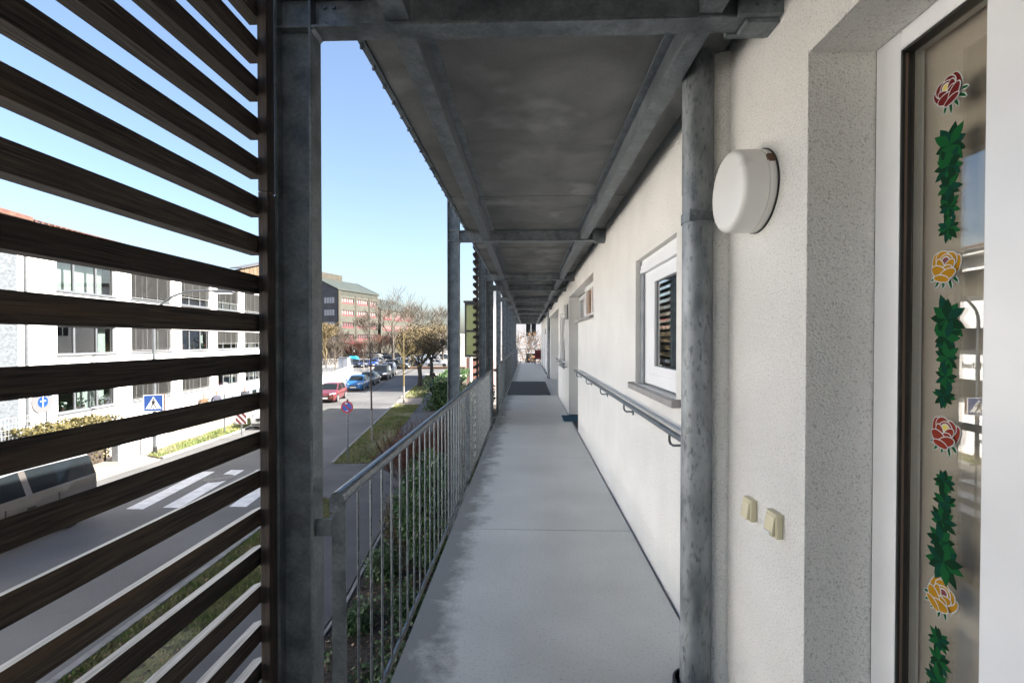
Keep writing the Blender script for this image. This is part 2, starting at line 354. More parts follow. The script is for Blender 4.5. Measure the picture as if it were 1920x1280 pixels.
def scatter_blades(poly, n, z, hmin, hmax, y0=-1e9, y1=1e9, bare=.45):
    mb = MB(); xs = [p[0] for p in poly]; ys = [max(y0, min(y1, p[1])) for p in poly]; k = 0; t = 0
    while k < n and t < n * 8:
        t += 1
        p = (random.uniform(min(xs), max(xs)), random.uniform(min(ys), max(ys)))
        if not inside(p, poly): continue
        if mnoise.noise(Vector((p[0] * .9, p[1] * .5, 3))) + random.uniform(-.3, .3) < bare - .6: continue
        h = random.uniform(hmin, hmax); a = random.uniform(0, 6.28); wd = h * .16; l = random.uniform(-.6, .6) * h
        c, s_ = math.cos(a), math.sin(a)
        mb.add([(p[0] - c * wd, p[1] - s_ * wd, z), (p[0] + c * wd, p[1] + s_ * wd, z), (p[0] - s_ * l, p[1] + c * l, z + h)], [(0, 1, 2)])
        k += 1
    return mb
for V, n, hm in ((V1, 30000, .06), (V2, 9000, .09), (V3, 3500, .13), (V4, 6000, .10)):
    tag(scatter_blades(V, n, GZ + .06, hm * .5, hm * 1.3, y0=2, bare=.42).build('grass', GRASS), kind='stuff')
# fallen leaves and grit along the kerb
ml = MB()
for i in range(3400):
    y = random.uniform(3, 14.3); x = -6.75 + abs(random.gauss(0, .35)) if random.random() < .75 else random.uniform(-6.7, -5.4)
    if x > -5.45: continue
    ml.leaf((x, y, GZ + .07 + random.uniform(0, .02)), random.uniform(.03, .07), .6)
tag(ml.build('leaf_litter', LITTER), kind='stuff')
ml = MB()
for i in range(4500):
    ml.leaf((random.uniform(-3.3, -.2), random.uniform(2.5, 16), GZ + .06 + random.uniform(0, .05)), random.uniform(.04, .09), .6)
tag(ml.build('leaf_litter', LITTER), kind='stuff')
# zebra crossing: each bar a painted mark on the road
for i, (x, y0, y1) in enumerate([(-12.95, 13.45, 17.3), (-11.62, 13.45, 17.4), (-10.62, 13.6, 17.65), (-9.65, 13.7, 17.7), (-8.69, 13.74, 17.7), (-7.75, 13.8, 17.6)]):
    sk = -.13 * (y1 - y0)
    mb = MB().add([(x - .26, y0, GZ + .010), (x + .26, y0, GZ + .010), (x + .26 + sk, y1, GZ + .010), (x - .26 + sk, y1, GZ + .010)], [(0, 1, 2, 3)])
    tag(mb.build('crossing_bar', PAINT), kind='structure')
mh = thing('manhole_cover', (-11.15, 16.55, GZ + .006), 'round ribbed manhole cover set in the road on a zebra crossing bar', 'manhole cover')
mb = MB()
for r0, r1 in ((.44, .50), (.30, .37), (.16, .22)):
    mb.lathe([(r1, .010), (r1, .020), (r0, .020), (r0, .010)], 28, (-11.15, 16.55, GZ))
mb.lathe([(.5, .004), (.5, .012)], 28, (-11.15, 16.55, GZ)); mb.build('cover', mat('cast_iron', (.05, .05, .05), (.11, .11, .11), 20, rough=.6), mh)

# ================================================================== OUR BUILDING (right) AND ITS GALLERY
WX = .89
bld = thing('apartment_building', (WX, 0, GZ), 'white rough stucco apartment building along the open gallery, with recessed doors and small windows', 'building')
mf = lambda s, z, d: (WX + d, s, z)
YB = 33.3; TOP = 5.95
def cut_wall(mb, holes, s0, s1, z0, z1, depth, outline):
    wall_holes(mb, mf, s0, s1, z0, z1, [], depth) if not holes else None
    tmp = MB(); wall_holes(tmp, mf, s0, s1, z0, z1, holes, depth, 0, 9)
    for f, m in zip(tmp.f, tmp.m):
        if m == 9: continue
        mb.add([tmp.v[i] for i in f], [tuple(range(len(f)))], 0)
    for poly in outline:
        for k in range(len(poly)):
            p, q = poly[k], poly[(k + 1) % len(poly)]
            mb.quad(mf(*p, 0), mf(*p, depth), mf(*q, depth), mf(*q, 0), 0)
def rect(a, b, c, d): return [(a, c), (b, c), (b, d), (a, d)]
D0 = (-1.3, 1.53, 0.0, 2.51); W1 = (2.84, 3.90, 1.246, 2.245); DB = (8.27, 10.10, 0.0, 2.52); HB = (6.40, 8.27, 1.93, 2.52); W2 = (11.2, 12.9, .95, 2.30); RC = (13.53, 19.5, 0.0, 2.52)
mb = MB()
cut_wall(mb, [D0, W1, DB, HB, W2], -8, 13.53, GZ, TOP, .21,
         [rect(*D0), rect(*W1), rect(*W2), [(6.4, 1.93), (8.27, 1.93), (8.27, 0), (10.1, 0), (10.1, 2.52), (6.4, 2.52)]])
mb.box(WX, WX + .21, 13.53, 19.5, 2.52, TOP); mb.box(WX, WX + .21, 13.53, 19.5, GZ, -.2)
mb.build('wall', STUCCO, bld)
mb = MB(); mb.box(.97, 1.2, 19.5, YB, GZ, TOP); mb.box(1.2, 3.0, 19.5, 19.7, GZ, TOP); mb.box(3.0, 3.2, 13.4, 19.7, GZ, TOP); mb.box(1.1, 3.0, 13.33, 13.53, GZ, TOP - .01)
mb.build('wall', STUCCO_S, bld)
mb = MB(); mb.box(10, 10.3, -8, YB, GZ, TOP); mb.box(1.1, 10, -8.2, -8, GZ, TOP); mb.box(1.2, 10, YB - .25, YB - .02, GZ, TOP)
mb.build('wall', STUCCO_S, bld)
mb = MB(); mb.box(-1.1, 10.6, -8.5, YB + .15, TOP + .004, TOP + .24); mb.build('roof', mat('roof_felt', (.12, .12, .12), (.16, .16, .16), 2, rough=.9), bld)
# plastered pipe casing: a round ridge on the wall
mb = MB(); pr = [(WX + .01, 2.19 + .085)] + [(WX - .085 * math.sin(a), 2.19 + .085 * math.cos(a)) for a in [math.pi * i / 14 for i in range(15)]] + [(WX + .01, 2.19 - .085)]
mb.prism(pr, 2, 0.0, 2.868); mb.build('pipe_casing', STUCCO, bld, smooth=True, angle=50)
# rooms behind the openings
mb = MB(); mb.box(2.4, 2.5, -7.9, 13.3, -.1, 3.0); mb.box(1.1, 2.4, -7.9, 13.3, 2.7, 2.75); mb.box(1.1, 2.4, -7.9, 13.3, -.1, -.05)
for y in (2.2, 4.6, 8.2, 10.9): mb.box(1.101, 2.4, y, y + .05, -.05, 2.7)
mb.build('interior', ROOM, bld)
# near balcony door: frame, gasket, pane, mullion, curtain
dr = MB().box(1.098, 1.17, 1.431, 1.528, .02, 2.508).box(1.098, 1.17, 1.06, 1.431, 2.452, 2.508).box(1.098, 1.17, 1.06, 1.431, .02, .12).build('door', WHITE, bld, bevel=.004)
MB().box(1.100, 1.135, 1.424, 1.4305, .1205, 2.4515).box(1.100, 1.135, 1.1, 1.4235, 2.444, 2.4515).box(1.100, 1.135, 1.1, 1.4235, .1205, .13).build('gasket', BLACK, dr)
MB().box(1.108, 1.115, 1.4228, 1.4236, .13, 2.44).build('gasket_lip', mat('gasket_lip', (.16, .11, .08), rough=.5), dr)
MB().box(1.128, 1.134, 1.1, 1.4235, .131, 2.4435).build('pane', GLASS, dr)
MB().box(1.068, 1.172, .985, 1.139, .01, 2.512).build('mullion', WHITE, dr, bevel=.004)
MB().box(1.098, 1.17, -1.29, .98, 2.42, 2.508).box(1.098, 1.17, -1.29, .98, .02, .12).box(1.098, 1.17, -1.29, -1.2, .12, 2.42).build('door_leaf', WHITE, dr, bevel=.004)
MB().box(1.128, 1.134, -1.2, .985, .12, 2.42).build('pane', GLASS, dr)
cu = MB(); 
for i in range(60):
    y = -.9 + i * .042
    cu.quad((1.185 + .006 * math.sin(i * 1.1), y, .03), (1.185 + .006 * math.sin((i + 1) * 1.1), y + .042, .03), (1.185 + .006 * math.sin((i + 1) * 1.1), y + .042, 2.6), (1.185 + .006 * math.sin(i * 1.1), y, 2.6))
cu.build('curtain', BEIGE, dr, smooth=True)
MB().box(WX + .002, 1.085, -1.3, 1.528, -.05, .008).build('threshold', SILL, dr)
# window by the downpipe
wn = MB().box(.945, 1.03, 3.66, 3.86, 1.26, 2.13).box(.945, 1.03, 2.842, 3.66, 2.10, 2.13).box(.945, 1.03, 2.842, 3.66, 1.262, 1.34).box(.945, 1.03, 2.842, 2.868, 1.34, 2.10).build('window', WHITE, bld, bevel=.004)
MB().box(.934, .99, 3.50, 3.655, 1.342, 2.098).box(.934, .99, 2.87, 3.50, 2.03, 2.098).box(.934, .99, 2.87, 3.50, 1.342, 1.41).box(.934, .99, 2.87, 2.90, 1.41, 2.03).build('sash', WHITE, wn, bevel=.006)
MB().box(.955, .96, 2.895, 3.505, 1.40, 2.04).build('pane', GLASS_D, wn)
MB().box(.9535, .9545, 3.488, 3.4985, 1.41, 2.03).build('gasket', BLACK, wn)
MB().box(.925, .975, 3.862, 3.898, 1.25, 2.24).box(.925, .942, 3.80, 3.86, 1.25, 2.13).build('guide_rail', ALU, wn, bevel=.003)
mb = MB(); mb.box(.915, 1.0, 2.845, 3.86, 2.135, 2.165); mb.box(.922, 1.0, 2.845, 3.86, 2.168, 2.20); mb.box(.93, 1.0, 2.845, 3.86, 2.203, 2.24)
mb.build('shutter_box', WHITE, wn, bevel=.003)
MB().box(.842, .945, 2.76, 3.93, 1.234, 1.2445).box(.836, .8415, 2.76, 3.93, 1.205, 1.2445).box(.836, .95, 2.75, 2.758, 1.205, 1.255).box(.836, .95, 3.932, 3.94, 1.205, 1.255).build('sill', SILL, wn, bevel=.003)
MB().box(1.04, 1.05, 3.30, 3.64, 1.35, 2.09).build('curtain', mat('net_curtain', (.42, .45, .45), rough=.9), wn)
# high window and door of the shared recess
wn = MB().box(1.0, 1.07, 6.42, 6.52, 1.96, 2.5).box(1.0, 1.07, 8.1, 8.2, 1.96, 2.5).box(1.0, 1.07, 6.52, 8.1, 2.42, 2.5).box(1.0, 1.07, 6.52, 8.1, 1.96, 2.03).box(.99, 1.07, 7.28, 7.36, 2.03, 2.42).build('window', WHITE, bld, bevel=.004)
MB().box(1.03, 1.036, 6.52, 8.1, 2.03, 2.42).build('pane', GLASS_C, wn)
MB().box(1.042, 1.05, 6.53, 8.09, 2.03, 2.42).build('blind', mat('orange_blind', (.70, .25, .05), rough=.8), wn)
MB().box(.84, 1.0, 6.36, 8.3, 1.932, 1.945).box(.834, .84, 6.36, 8.3, 1.905, 1.945).build('sill', SILL, wn)
d2 = MB().box(1.1, 1.16, 8.29, 8.38, .02, 2.5).box(1.1, 1.16, 9.98, 10.08, .02, 2.5).box(1.1, 1.16, 8.38, 9.98, 2.42, 2.5).build('door', WHITE, bld, bevel=.004)
MB().box(1.12, 1.15, 8.385, 9.4, .02, 2.415).build('door_leaf', WHITE, d2, bevel=.004)
MB().tube([(1.12, 9.3, 1.05), (1.07, 9.3, 1.05), (1.07, 9.18, 1.05)], .01).build('handle', ALU, d2)
MB().box(1.13, 1.136, 9.4, 9.98, .02, 2.42).build('pane', GLASS_D, d2)
MB().box(WX + .002, 1.1, 8.272, 10.098, -.05, .006).build('threshold', DARK, d2)
# tall narrow window on the next wall piece
wn = MB().box(.93, 1.0, 11.22, 11.32, .97, 2.28).box(.93, 1.0, 12.78, 12.88, .97, 2.28).box(.93, 1.0, 11.32, 12.78, 2.2, 2.28).box(.93, 1.0, 11.32, 12.78, .97, 1.05).build('window', WHITE, bld, bevel=.004)
MB().box(.95, .956, 11.32, 12.78, 1.05, 2.2).build('pane', GLASS_D, wn)
MB().box(.84, .95, 11.1, 13.0, .93, .945).build('sill', SILL, wn)
# doors further along the gallery
for y in (22.2, 25.6, 29.0):
    d2 = MB().box(.95, .969, y, y + .08, .02, 2.2).box(.95, .969, y + .95, y + 1.03, .02, 2.2).box(.95, .969, y + .08, y + .95, 2.12, 2.2).build('door', WHITE, bld)
    MB().box(.958, .969, y + .085, y + .945, .02, 2.115).build('door_leaf', mat('grey_door', (.45, .46, .46), rough=.5), d2)
    MB().tube([(.958, y + .2, 1.05), (.91, y + .2, 1.05), (.91, y + .32, 1.05)], .011, 6).build('handle', ALU, d2)

# ---- the gallery: steel frames carrying concrete slabs
FR = [-2.0, 1.742, 5.45, 8.95, 10.85, 13.9, 17.1, 20.1, 23.6, 27.0, 30.2, 33.2]
gal = thing('access_gallery', (-.86, 0, GZ), 'open access gallery of galvanised steel columns and beams with grey concrete slabs', 'gallery')
for y in FR:
    mb = MB(); h = .0425
    mb.box(-.927, -.917, y - h, y + h, GZ, TOP); mb.box(-.800, -.790, y - h, y + h, GZ, TOP)
    mb.box(-.917, -.800, y - .004, y + .004, GZ, TOP)
    for z in (2.742, 2.862, -.15, -.29): mb.box(-.9165, -.8005, y - h + .003, y + h - .003, z, z + .008)
    mb.build('column', STEEL, gal, bevel=.0015)
    mb = MB()
    mb.box(-.789, .775, y - h, y + h, 2.740, 2.749); mb.box(-.789, .775, y - h, y + h, 2.858, 2.867); mb.box(-.789, .775, y - .0035, y + .0035, 2.749, 2.858)
    mb.prism([(-.7895, 2.7395), (-.777, 2.7395), (-.7895, 2.727)], 1, y - h + .003, y + h - .003)
    mb.build('cross_beam', STEEL, gal, bevel=.0015)
    mb = MB(); mb.box(.74, .889, y - .07, y - h - .002, 2.735, 2.868); mb.box(.74, .889, y + h + .002, y + .07, 2.735, 2.868); mb.box(.776, .888, y - h, y + h, 2.72, 2.866)
    mb.build('wall_bracket', STEEL, gal)
    if y < 6:
        for bx, bz in ((.80, 2.77), (.80, 2.83), (.86, 2.77), (.86, 2.83)): MB().lathe([(.011, -.008), (.011, 0)], 6, (bx, y - .07, bz), 1).build('bolt', STEEL_L, gal)
        for bx in (-.755, -.72):
            for bz in (2.775, 2.835): MB().lathe([(.009, 0), (.009, .007)], 6, (bx, y - .0107, bz), 1).build('bolt', STEEL_L, gal)
    mb = MB(); mb.box(-.789, .86, y - h, y + h, -.31, -.30); mb.box(-.789, .86, y - h, y + h, -.20, -.19); mb.box(-.789, .86, y - .004, y + .004, -.30, -.20)
    mb.build('cross_beam', STEEL, gal)
CJ = [-3.5, -.6, 1.742, 4.17, 6.5, 8.95, 10.85, 13.9, 17.1, 20.1, 23.6, 27.0, 30.2, 33.28]
FJ = [-3.5, -.6, 1.5, 3.95, 6.40, 8.75, 10.7, 13.55, 16.4, 19.5, 23.0, 26.5, 30.0, 33.28]
for a, b in zip(FR[:-1], FR[1:]):
    y0, y1 = a + .0435, b - .0435
    L = MB().box(-.434, -.426, y0, y1, 2.763, 2.866).box(-.514, -.426, y0, y1, 2.754, 2.762).box(-.425, -.385, y0, y1, 2.856, 2.865)
    L.build('edge_beam', STEEL, gal, bevel=.0012)
    L = MB().box(.606, .614, y0, y1, 2.763, 2.866).box(.606, .686, y0, y1, 2.754, 2.762).box(.565, .605, y0, y1, 2.856, 2.865)
    L.build('edge_beam', STEEL, gal, bevel=.0012)
for a, b in zip(CJ[:-1], CJ[1:]):
    MB().box(-.69, .868, a + .007, b - .007, 2.872, 3.07).build('soffit_slab', CEIL, gal, bevel=.004)
mb = MB()
for y in CJ[3:5] + [12.4, 15.5]:
    for s in (-1, 1):
        for x0, x1 in ((-.424, -.36), (.54, .604)):
            yy = y + s * .045
            mb.box(x0, x1, yy - .022, yy + .022, 2.85, 2.856); mb.box(x0 + (.0 if x0 < 0 else .058), x0 + (.006 if x0 < 0 else .064), yy - .022, yy + .022, 2.80, 2.85)
mb.build('clip', STEEL, gal)
mb = MB().box(-.6, .8, 8.98 + .05, 8.98 + .056, 2.86, 2.866)
for s in (0, 1): mb.tube([(-.40, 9.05 + s * 1.7, 2.80), (.58, 10.75 - s * 1.7, 2.80)], .007, 6)
mb.build('cross_brace', STEEL, gal)
for k, (a, b) in enumerate(zip(FJ[:-1], FJ[1:])):
    o = MB().box(-.64, .868, a + .005, b - .005, -.18, 0).build('floor_slab', FLOOR, gal, bevel=.003)
MB().box(.875, 2.99, 13.55, 19.49, -.18, -.002).build('floor_slab', FLOOR, gal)
MB().box(-.63, .866, -3.4, YB, -.19, -.182).build('joint_seal', DARK, gal)
MB().box(-1.0, .87, YB, YB + .02, TOP - .1, TOP).build('edge_beam', STEEL, gal)

# ---- railings
def railing(y0, y1, label, posts, step=.159):
    t = thing('railing', (-.70, y0, 0), label, 'railing', 'galvanised railings along the gallery')
    mb = MB(); mb.tube([(-.70, y0 - .015, 1.017), (-.70, y1, 1.017)], .0265, 20); mb.build('handrail', STEEL_L, t, smooth=True, angle=50)
    MB().box(-.706, -.694, y0 + .01, y1 - .01, -.075, -.035).build('bottom_bar', STEEL_L, t)
    n = int((y1 - y0 - .15) / step)
    for i in range(min(n, 96)):
        y = y0 + .2 + i * step
        if any(abs(y - p) < .06 for p in posts): continue
        MB().tube([(-.70, y, -.034), (-.70, y, .996)], .0062, 8).build('baluster', STEEL_L, t, smooth=True)
    for i, p in enumerate(posts):
        mb = MB().prism([(-.729, -.32), (-.677, -.32), (-.677, .998), (-.700, .998), (-.729, .935)], 1, p - .006, p + .006)
        mb.box(-.789, -.7295, p - .006, p + .006, .870, .932); mb.box(-.789, -.7295, p - .006, p + .006, -.26, -.19)
        mb.build('post', STEEL, t, bevel=.001)
    return t
railing(1.712, 8.88, 'nearest galvanised railing with round handrail and thin vertical bars, beside the louvre screen', [1.722, 5.43, 8.86])
railing(10.92, 23.55, 'middle stretch of galvanised railing past the grey floor mat', [10.94, 13.88, 17.08, 20.08, 23.53], .1318)
railing(23.66, 33.15, 'farthest stretch of galvanised railing before the end of the gallery', [23.68, 26.98, 30.18, 33.13], .1)
# railing of the storey above: its bars reach just below the slab edge
t = thing('upper_railing', (-.715, 1.7, 3.07), 'railing of the storey above with bar ends hanging below the slab edge', 'railing')
MB().box(-.7215, -.692, -3, 33.2, 2.868, 2.918).build('bottom_bar', STEEL, t)
mb = MB()
for i in range(196): 
    y = 1.85 + i * .159
    mb.tube([(-.712, y, 2.850), (-.712, y, 4.1)], .009, 6)
tag(mb.build('baluster', STEEL, t), kind='stuff')
mb = MB(); mb.tube([(-.712, -2, 4.12), (-.712, 33.1, 4.12)], .0235, 10); mb.build('handrail', STEEL_L, t)
MB().box(-.69, .86, -3.4, 33.28, 5.76, 5.93).build('soffit', CEIL, t)
# end railing across the gallery
t = thing('end_railing', (0, 33.24, 0), 'pale railing across the far end of the gallery', 'railing')
mb = MB(); mb.tube([(-.66, 33.24, 1.0), (.9, 33.24, 1.0)], .022, 10); mb.build('handrail', STEEL_L, t)
MB().box(-.66, .9, 33.23, 33.25, .06, .1).build('bottom_bar', STEEL_L, t)
for i in range(11): MB().tube([(-.62 + i * .146, 33.24, .1), (-.62 + i * .146, 33.24, .98)], .007, 6).build('baluster', STEEL_L, t)

# ---- louvre screens
def screen(y0, y1, z0, z1, label, bats):
    t = thing('louvre_screen', (-.98, y0, z0), label, 'louvre screen', 'wooden louvre screens on the gallery')
    k0 = math.ceil((z0 - 1.663) / .1405); k1 = math.floor((z1 - 1.663) / .1405)
    for k in range(k0, k1 + 1):
        z = 1.663 + k * .1405 + random.uniform(-.0015, .0015)
        mb = MB(); N = 10; A = []
        for i in range(N + 1):
            y = y0 + (y1 - y0) * i / N; q = -.0015 + abs(mnoise.noise(Vector((k * 3.1, y * .8, 0)))) * -.004; q2 = mnoise.noise(Vector((k * 1.7, y * .7, 5))) * .003 * min(1, (y1 - y) * 2)
            A.append([(-.9665 + q, y, z + q2 - .033), (-.9665 + q, y, z + q2 + .030), (-1.016 + q, y, z + q2 + .012), (-1.016 + q, y, z + q2 - .033)])
        for i in range(N):
            a, b = A[i], A[i + 1]
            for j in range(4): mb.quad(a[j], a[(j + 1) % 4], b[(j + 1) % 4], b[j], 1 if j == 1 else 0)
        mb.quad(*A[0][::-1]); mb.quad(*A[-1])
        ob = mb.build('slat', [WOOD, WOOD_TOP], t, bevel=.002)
    for a, b in bats:
        MB().box(-.964, -.930, a, b, z0, 2.13).box(-.9642, -.9302, a + .0005, b, 2.133, z1).build('batten', WOOD_BAT, t, bevel=.002)
    return t
screen(-1.75, 1.702, -.3, 3.1, 'large dark stained louvre screen filling the left side of the view beside the nearest column', [(1.655, 1.708), (-1.7, -1.64)])
screen(8.72, 11.0, -.6, 3.55, 'distant dark louvre screen seen edge on, its slat ends like teeth beside the third column', [(8.80, 8.86), (10.9, 10.96)])

# ---- things on the wall
t = thing('downpipe', (.766, 2.15, -.3), 'big mottled galvanised downpipe standing in front of the stucco by the round lamp', 'downpipe', 'downpipes on the gallery')
mb = MB(); mb.tube([(.766, 2.15, -.4), (.766, 2.15, 1.168), (.766, 2.15, 1.169), (.766, 2.15, 2.255), (.766, 2.15, 2.256), (.766, 2.15, 2.871)], [.0672, .0672, .0655, .0655, .0672, .0672], 40); mb.build('pipe', PIPE, t, smooth=True, angle=50)
mb = MB(); mb.lathe([(.0672, -.020), (.0705, -.020), (.0705, .020), (.0672, .020)], 36, (.766, 2.15, 2.145)); mb.box(.705, .735, 2.072, 2.082, 2.12, 2.17); mb.tube([(.72, 2.082, 2.145), (.72, 2.06, 2.145)], .008, 8)
mb.box(.83, .89, 2.145, 2.155, 2.135, 2.155); mb.build('clamp', STEEL, t, smooth=True)
mb = MB(); mb.lathe([(.070, .0), (.100, .0), (.098, .045), (.088, .05), (.088, .01), (.07, .01)], 36, (.766, 2.15, 0)); mb.build('floor_sleeve', BLACK, t, smooth=True)
t = thing('downpipe', (.90, 19.2, 0), 'thin grey downpipe far along the gallery at the edge of the deep recess', 'downpipe', 'downpipes on the gallery')
mb = MB(); mb.tube([(.88, 19.75, -.4), (.88, 19.75, 2.871)], .065, 16); mb.build('pipe', PIPE, t, smooth=True)
mb = MB(); mb.lathe([(.065, -.02), (.07, -.02), (.07, .02), (.065, .02)], 16, (.88, 19.75, 2.1)); mb.build('clamp', STEEL, t)
lm = thing('wall_lamp', (WX, 1.85, 2.171), 'round white drum lamp on the stucco wall beside the downpipe', 'wall lamp')
mb = MB(); rr = .1545
mb.lathe([(rr - .004, 0), (rr, .004), (rr, .030), (rr - .003, .0305), (rr - .003, .0335), (rr, .034), (rr - .002, .100)] + [(rr - .002 - .022 * (1 - math.cos(a)), .100 + .022 * math.sin(a)) for a in [math.pi / 2 * i / 6 for i in range(1, 7)]] + [(rr * .5, .1235), (.001, .124)], 64, (0, 0, 0), 0)
mb.v = [(WX - x, 1.85 + y, 2.171 + z) for x, y, z in mb.v]; mb.f = [f[::-1] for f in mb.f]
mb.build('cover', LAMPW, lm, smooth=True, angle=60)
mb = MB(); mb.lathe([(rr + .003, .0), (rr + .003, .006), (rr - .01, .006)], 48, (0, 0, 0), 0); mb.v = [(WX - x, 1.85 + y, 2.171 + z) for x, y, z in mb.v]; mb.build('seal', BLACK, lm)
mb = MB()
a0 = R(38)
for i in range(5):
    a = a0 + i * .03; mb.box(WX - .028 - .004 * (i % 2), WX - .008, 1.85 - (rr + .0015) * math.sin(R(62) - i * .045) - .002, 1.85 - (rr + .0015) * math.sin(R(62) - i * .045) + .004, 2.171 + (rr + .0015) * math.cos(R(62) - i * .045) - .006, 2.171 + (rr + .0015) * math.cos(R(62) - i * .045) + .004)
mb.build('clip', mat('brown_clip', (.09, .045, .02), rough=.6), lm)
t = thing('wall_lamp', (WX, 10.5, 2.2), 'small pale box lamp on the wall beyond the door recess', 'wall lamp')
MB().box(.79, .868, 10.28, 10.62, 2.08, 2.37).build('cover', LAMPW, t, bevel=.015); MB().box(.868, .8895, 10.26, 10.64, 2.06, 2.39).build('base', ALU, t)
for y in (21.4, 24.8):
    t = thing('wall_lamp', (.97, y, 2.0), ['small box lamp high on the far pale wall, nearer of the pair', 'small box lamp high on the far pale wall, farther of the pair'][y > 23], 'wall lamp', 'lamps on the far wall')
    MB().box(.88, .945, y, y + .3, 1.92, 2.2).build('cover', LAMPW, t, bevel=.012); MB().box(.945, .9695, y - .01, y + .31, 1.91, 2.21).build('base', ALU, t)
def switch(y0, y1, z0, z1, label, window):
    t = thing('light_switch', (WX, (y0 + y1) / 2, z0), label, 'switch', 'cream switches on the stucco')
    MB().box(WX - .026, WX - .0005, y0, y1, z0, z1).build('housing', CREAM, t, bevel=.006)
    mb = MB().add([(WX - .027, y0 + .006, z0 + .008), (WX - .027, y1 - .006, z0 + .008), (WX - .027, y1 - .006, z1 - .010), (WX - .027, y0 + .006, z1 - .010),
                   (WX - .040, y0 + .008, z0 + .010), (WX - .040, y1 - .008, z0 + .010), (WX - .030, y1 - .008, z1 - .012), (WX - .030, y0 + .008, z1 - .012)],
                  [(0, 1, 2, 3), (7, 6, 5, 4), (0, 4, 5, 1), (1, 5, 6, 2), (2, 6, 7, 3), (3, 7, 4, 0)])
    mb.build('rocker', CREAM, t, bevel=.002)
    if window: MB().box(WX - .0425, WX - .0385, y0 + .016, y1 - .014, z0 + .013, z0 + .022).build('label_strip', SWHITE, t)
switch(1.838, 1.905, .893, .978, 'plain cream light switch, the farther of two on the stucco under the round lamp', False)
switch(1.652, 1.722, .905, .992, 'cream bell switch with a small white strip, the nearer of two on the stucco', True)
def wall_rail(y0, y1, label):
    t = thing('wall_handrail', (.81, y0, 1.08), label, 'handrail', 'handrails on the stucco wall')
    mb = MB(); mb.tube([(.81, y0, 1.08), (.81, y1, 1.08)], .0175, 14); mb.build('rail', STEEL_L, t, smooth=True, angle=50)
    n = max(2, round((y1 - y0) / 1.15))
    for i in range(n):
        y = y0 + .28 + (y1 - y0 - .56) * i / (n - 1)
        mb = MB(); mb.tube([(.81, y, 1.062), (.81, y, 1.03), (.815, y, 1.012), (.83, y, 1.0), (.888, y, 1.0)], .0075, 8)
        mb.lathe([(.03, -.008), (.03, -.0005)], 14, (0, 0, 0), 0); o = len(mb.v) - 28
        for k in range(o, len(mb.v)): mb.v[k] = (WX + mb.v[k][0], y + mb.v[k][1], 1.0 + mb.v[k][2])
        mb.build('bracket', STEEL_L, t, smooth=True)
wall_rail(2.42, 8.05, 'long steel handrail on the wall under the near window')
wall_rail(10.3, 13.35, 'short steel handrail on the wall piece beyond the door recess')
# ---- mats and the red box
t = tag(MB().box(-.60, .68, 13.65, 18.05, .002, .014).build('floor_mat', mat('grey_mat', (.035, .037, .04), (.10, .105, .11), 60, rough=.95, bump=.5, bscale=90), bevel=.004), 'large dark grey mat across the gallery floor', 'floor mat')
t = tag(MB().box(.72, 1.085, 9.25, 9.95, .002, .016).build('door_mat', mat('teal_mat', (.01, .06, .10), (.02, .10, .15), 70, rough=.95, bump=.5, bscale=90), bevel=.004), 'small teal blue doormat at the door recess', 'doormat')
t = tag(MB().box(.86, .967, 22.3, 23.1, .002, .014).build('door_mat', mat('black_mat', (.02, .02, .02), (.04, .04, .04), 70, rough=.95), bevel=.004), 'dark doormat at a far door', 'doormat')
t = thing('wheeled_case', (.68, 31, 0), 'dark red case standing on a small frame at the far end of the gallery', 'case')
MB().box(.48, .90, 30.9, 31.2, .34, .96).build('body', mat('dark_red_fabric', (.10, .01, .018), (.14, .02, .03), 8, rough=.7), t, bevel=.03)
mb = MB()
for x in (.52, .86): mb.tube([(x, 30.95, .02), (x, 30.95, .36)], .012, 6); mb.tube([(x, 31.15, .02), (x, 31.15, .36)], .012, 6)
mb.tube([(.52, 31.1, .96), (.52, 31.1, 1.13), (.86, 31.1, 1.13), (.86, 31.1, .96)], .012, 6); mb.build('frame', ALU, t)
for x in (.5, .88): MB().lathe([(.055, -.015), (.055, .015)], 14, (x, 31.05, .057), 0).build('wheel', TYRE, t)
MB().box(.55, .83, 30.88, 30.9, .50, .80).build('pocket', mat('dark_red_pocket', (.07, .008, .012), rough=.8), t)

# ================================================================== STICKERS ON THE DOOR GLASS
GX = 1.1272
def petal(mb, c, pts, x, mi):
    mb.add([(x, c[0] + p[0], c[1] + p[1]) for p in pts] + [(x + .0008, c[0] + p[0], c[1] + p[1]) for p in pts],
           [tuple(range(len(pts)))] + [(i, (i + 1) % len(pts), len(pts) + (i + 1) % len(pts), len(pts) + i) for i in range(len(pts))], mi)
DG = [mat('sticker_green_dark', (.003, .030, .012), rough=.7, spec=.1), mat('sticker_green', (.006, .085, .022), rough=.7, spec=.1), mat('sticker_green_deep', (.003, .045, .028), rough=.7, spec=.1)]
ROSER = mat('sticker_red', (.13, .010, .010), rough=.7, spec=.1); ROSEY = mat('sticker_yellow', (.40, .20, .010), rough=.7, spec=.1); ROSEO = mat('sticker_rust_red', (.24, .034, .018), rough=.7, spec=.1)
SYEL = mat('sticker_pale_yellow', (.65, .52, .08), rough=.4); SMAR = mat('sticker_maroon', (.16, .015, .03), rough=.4)
SOUT = mat('sticker_white_line', (.55, .57, .56), rough=.5)
def rot_pts(pts, a): return [rot2(p, a) for p in pts]
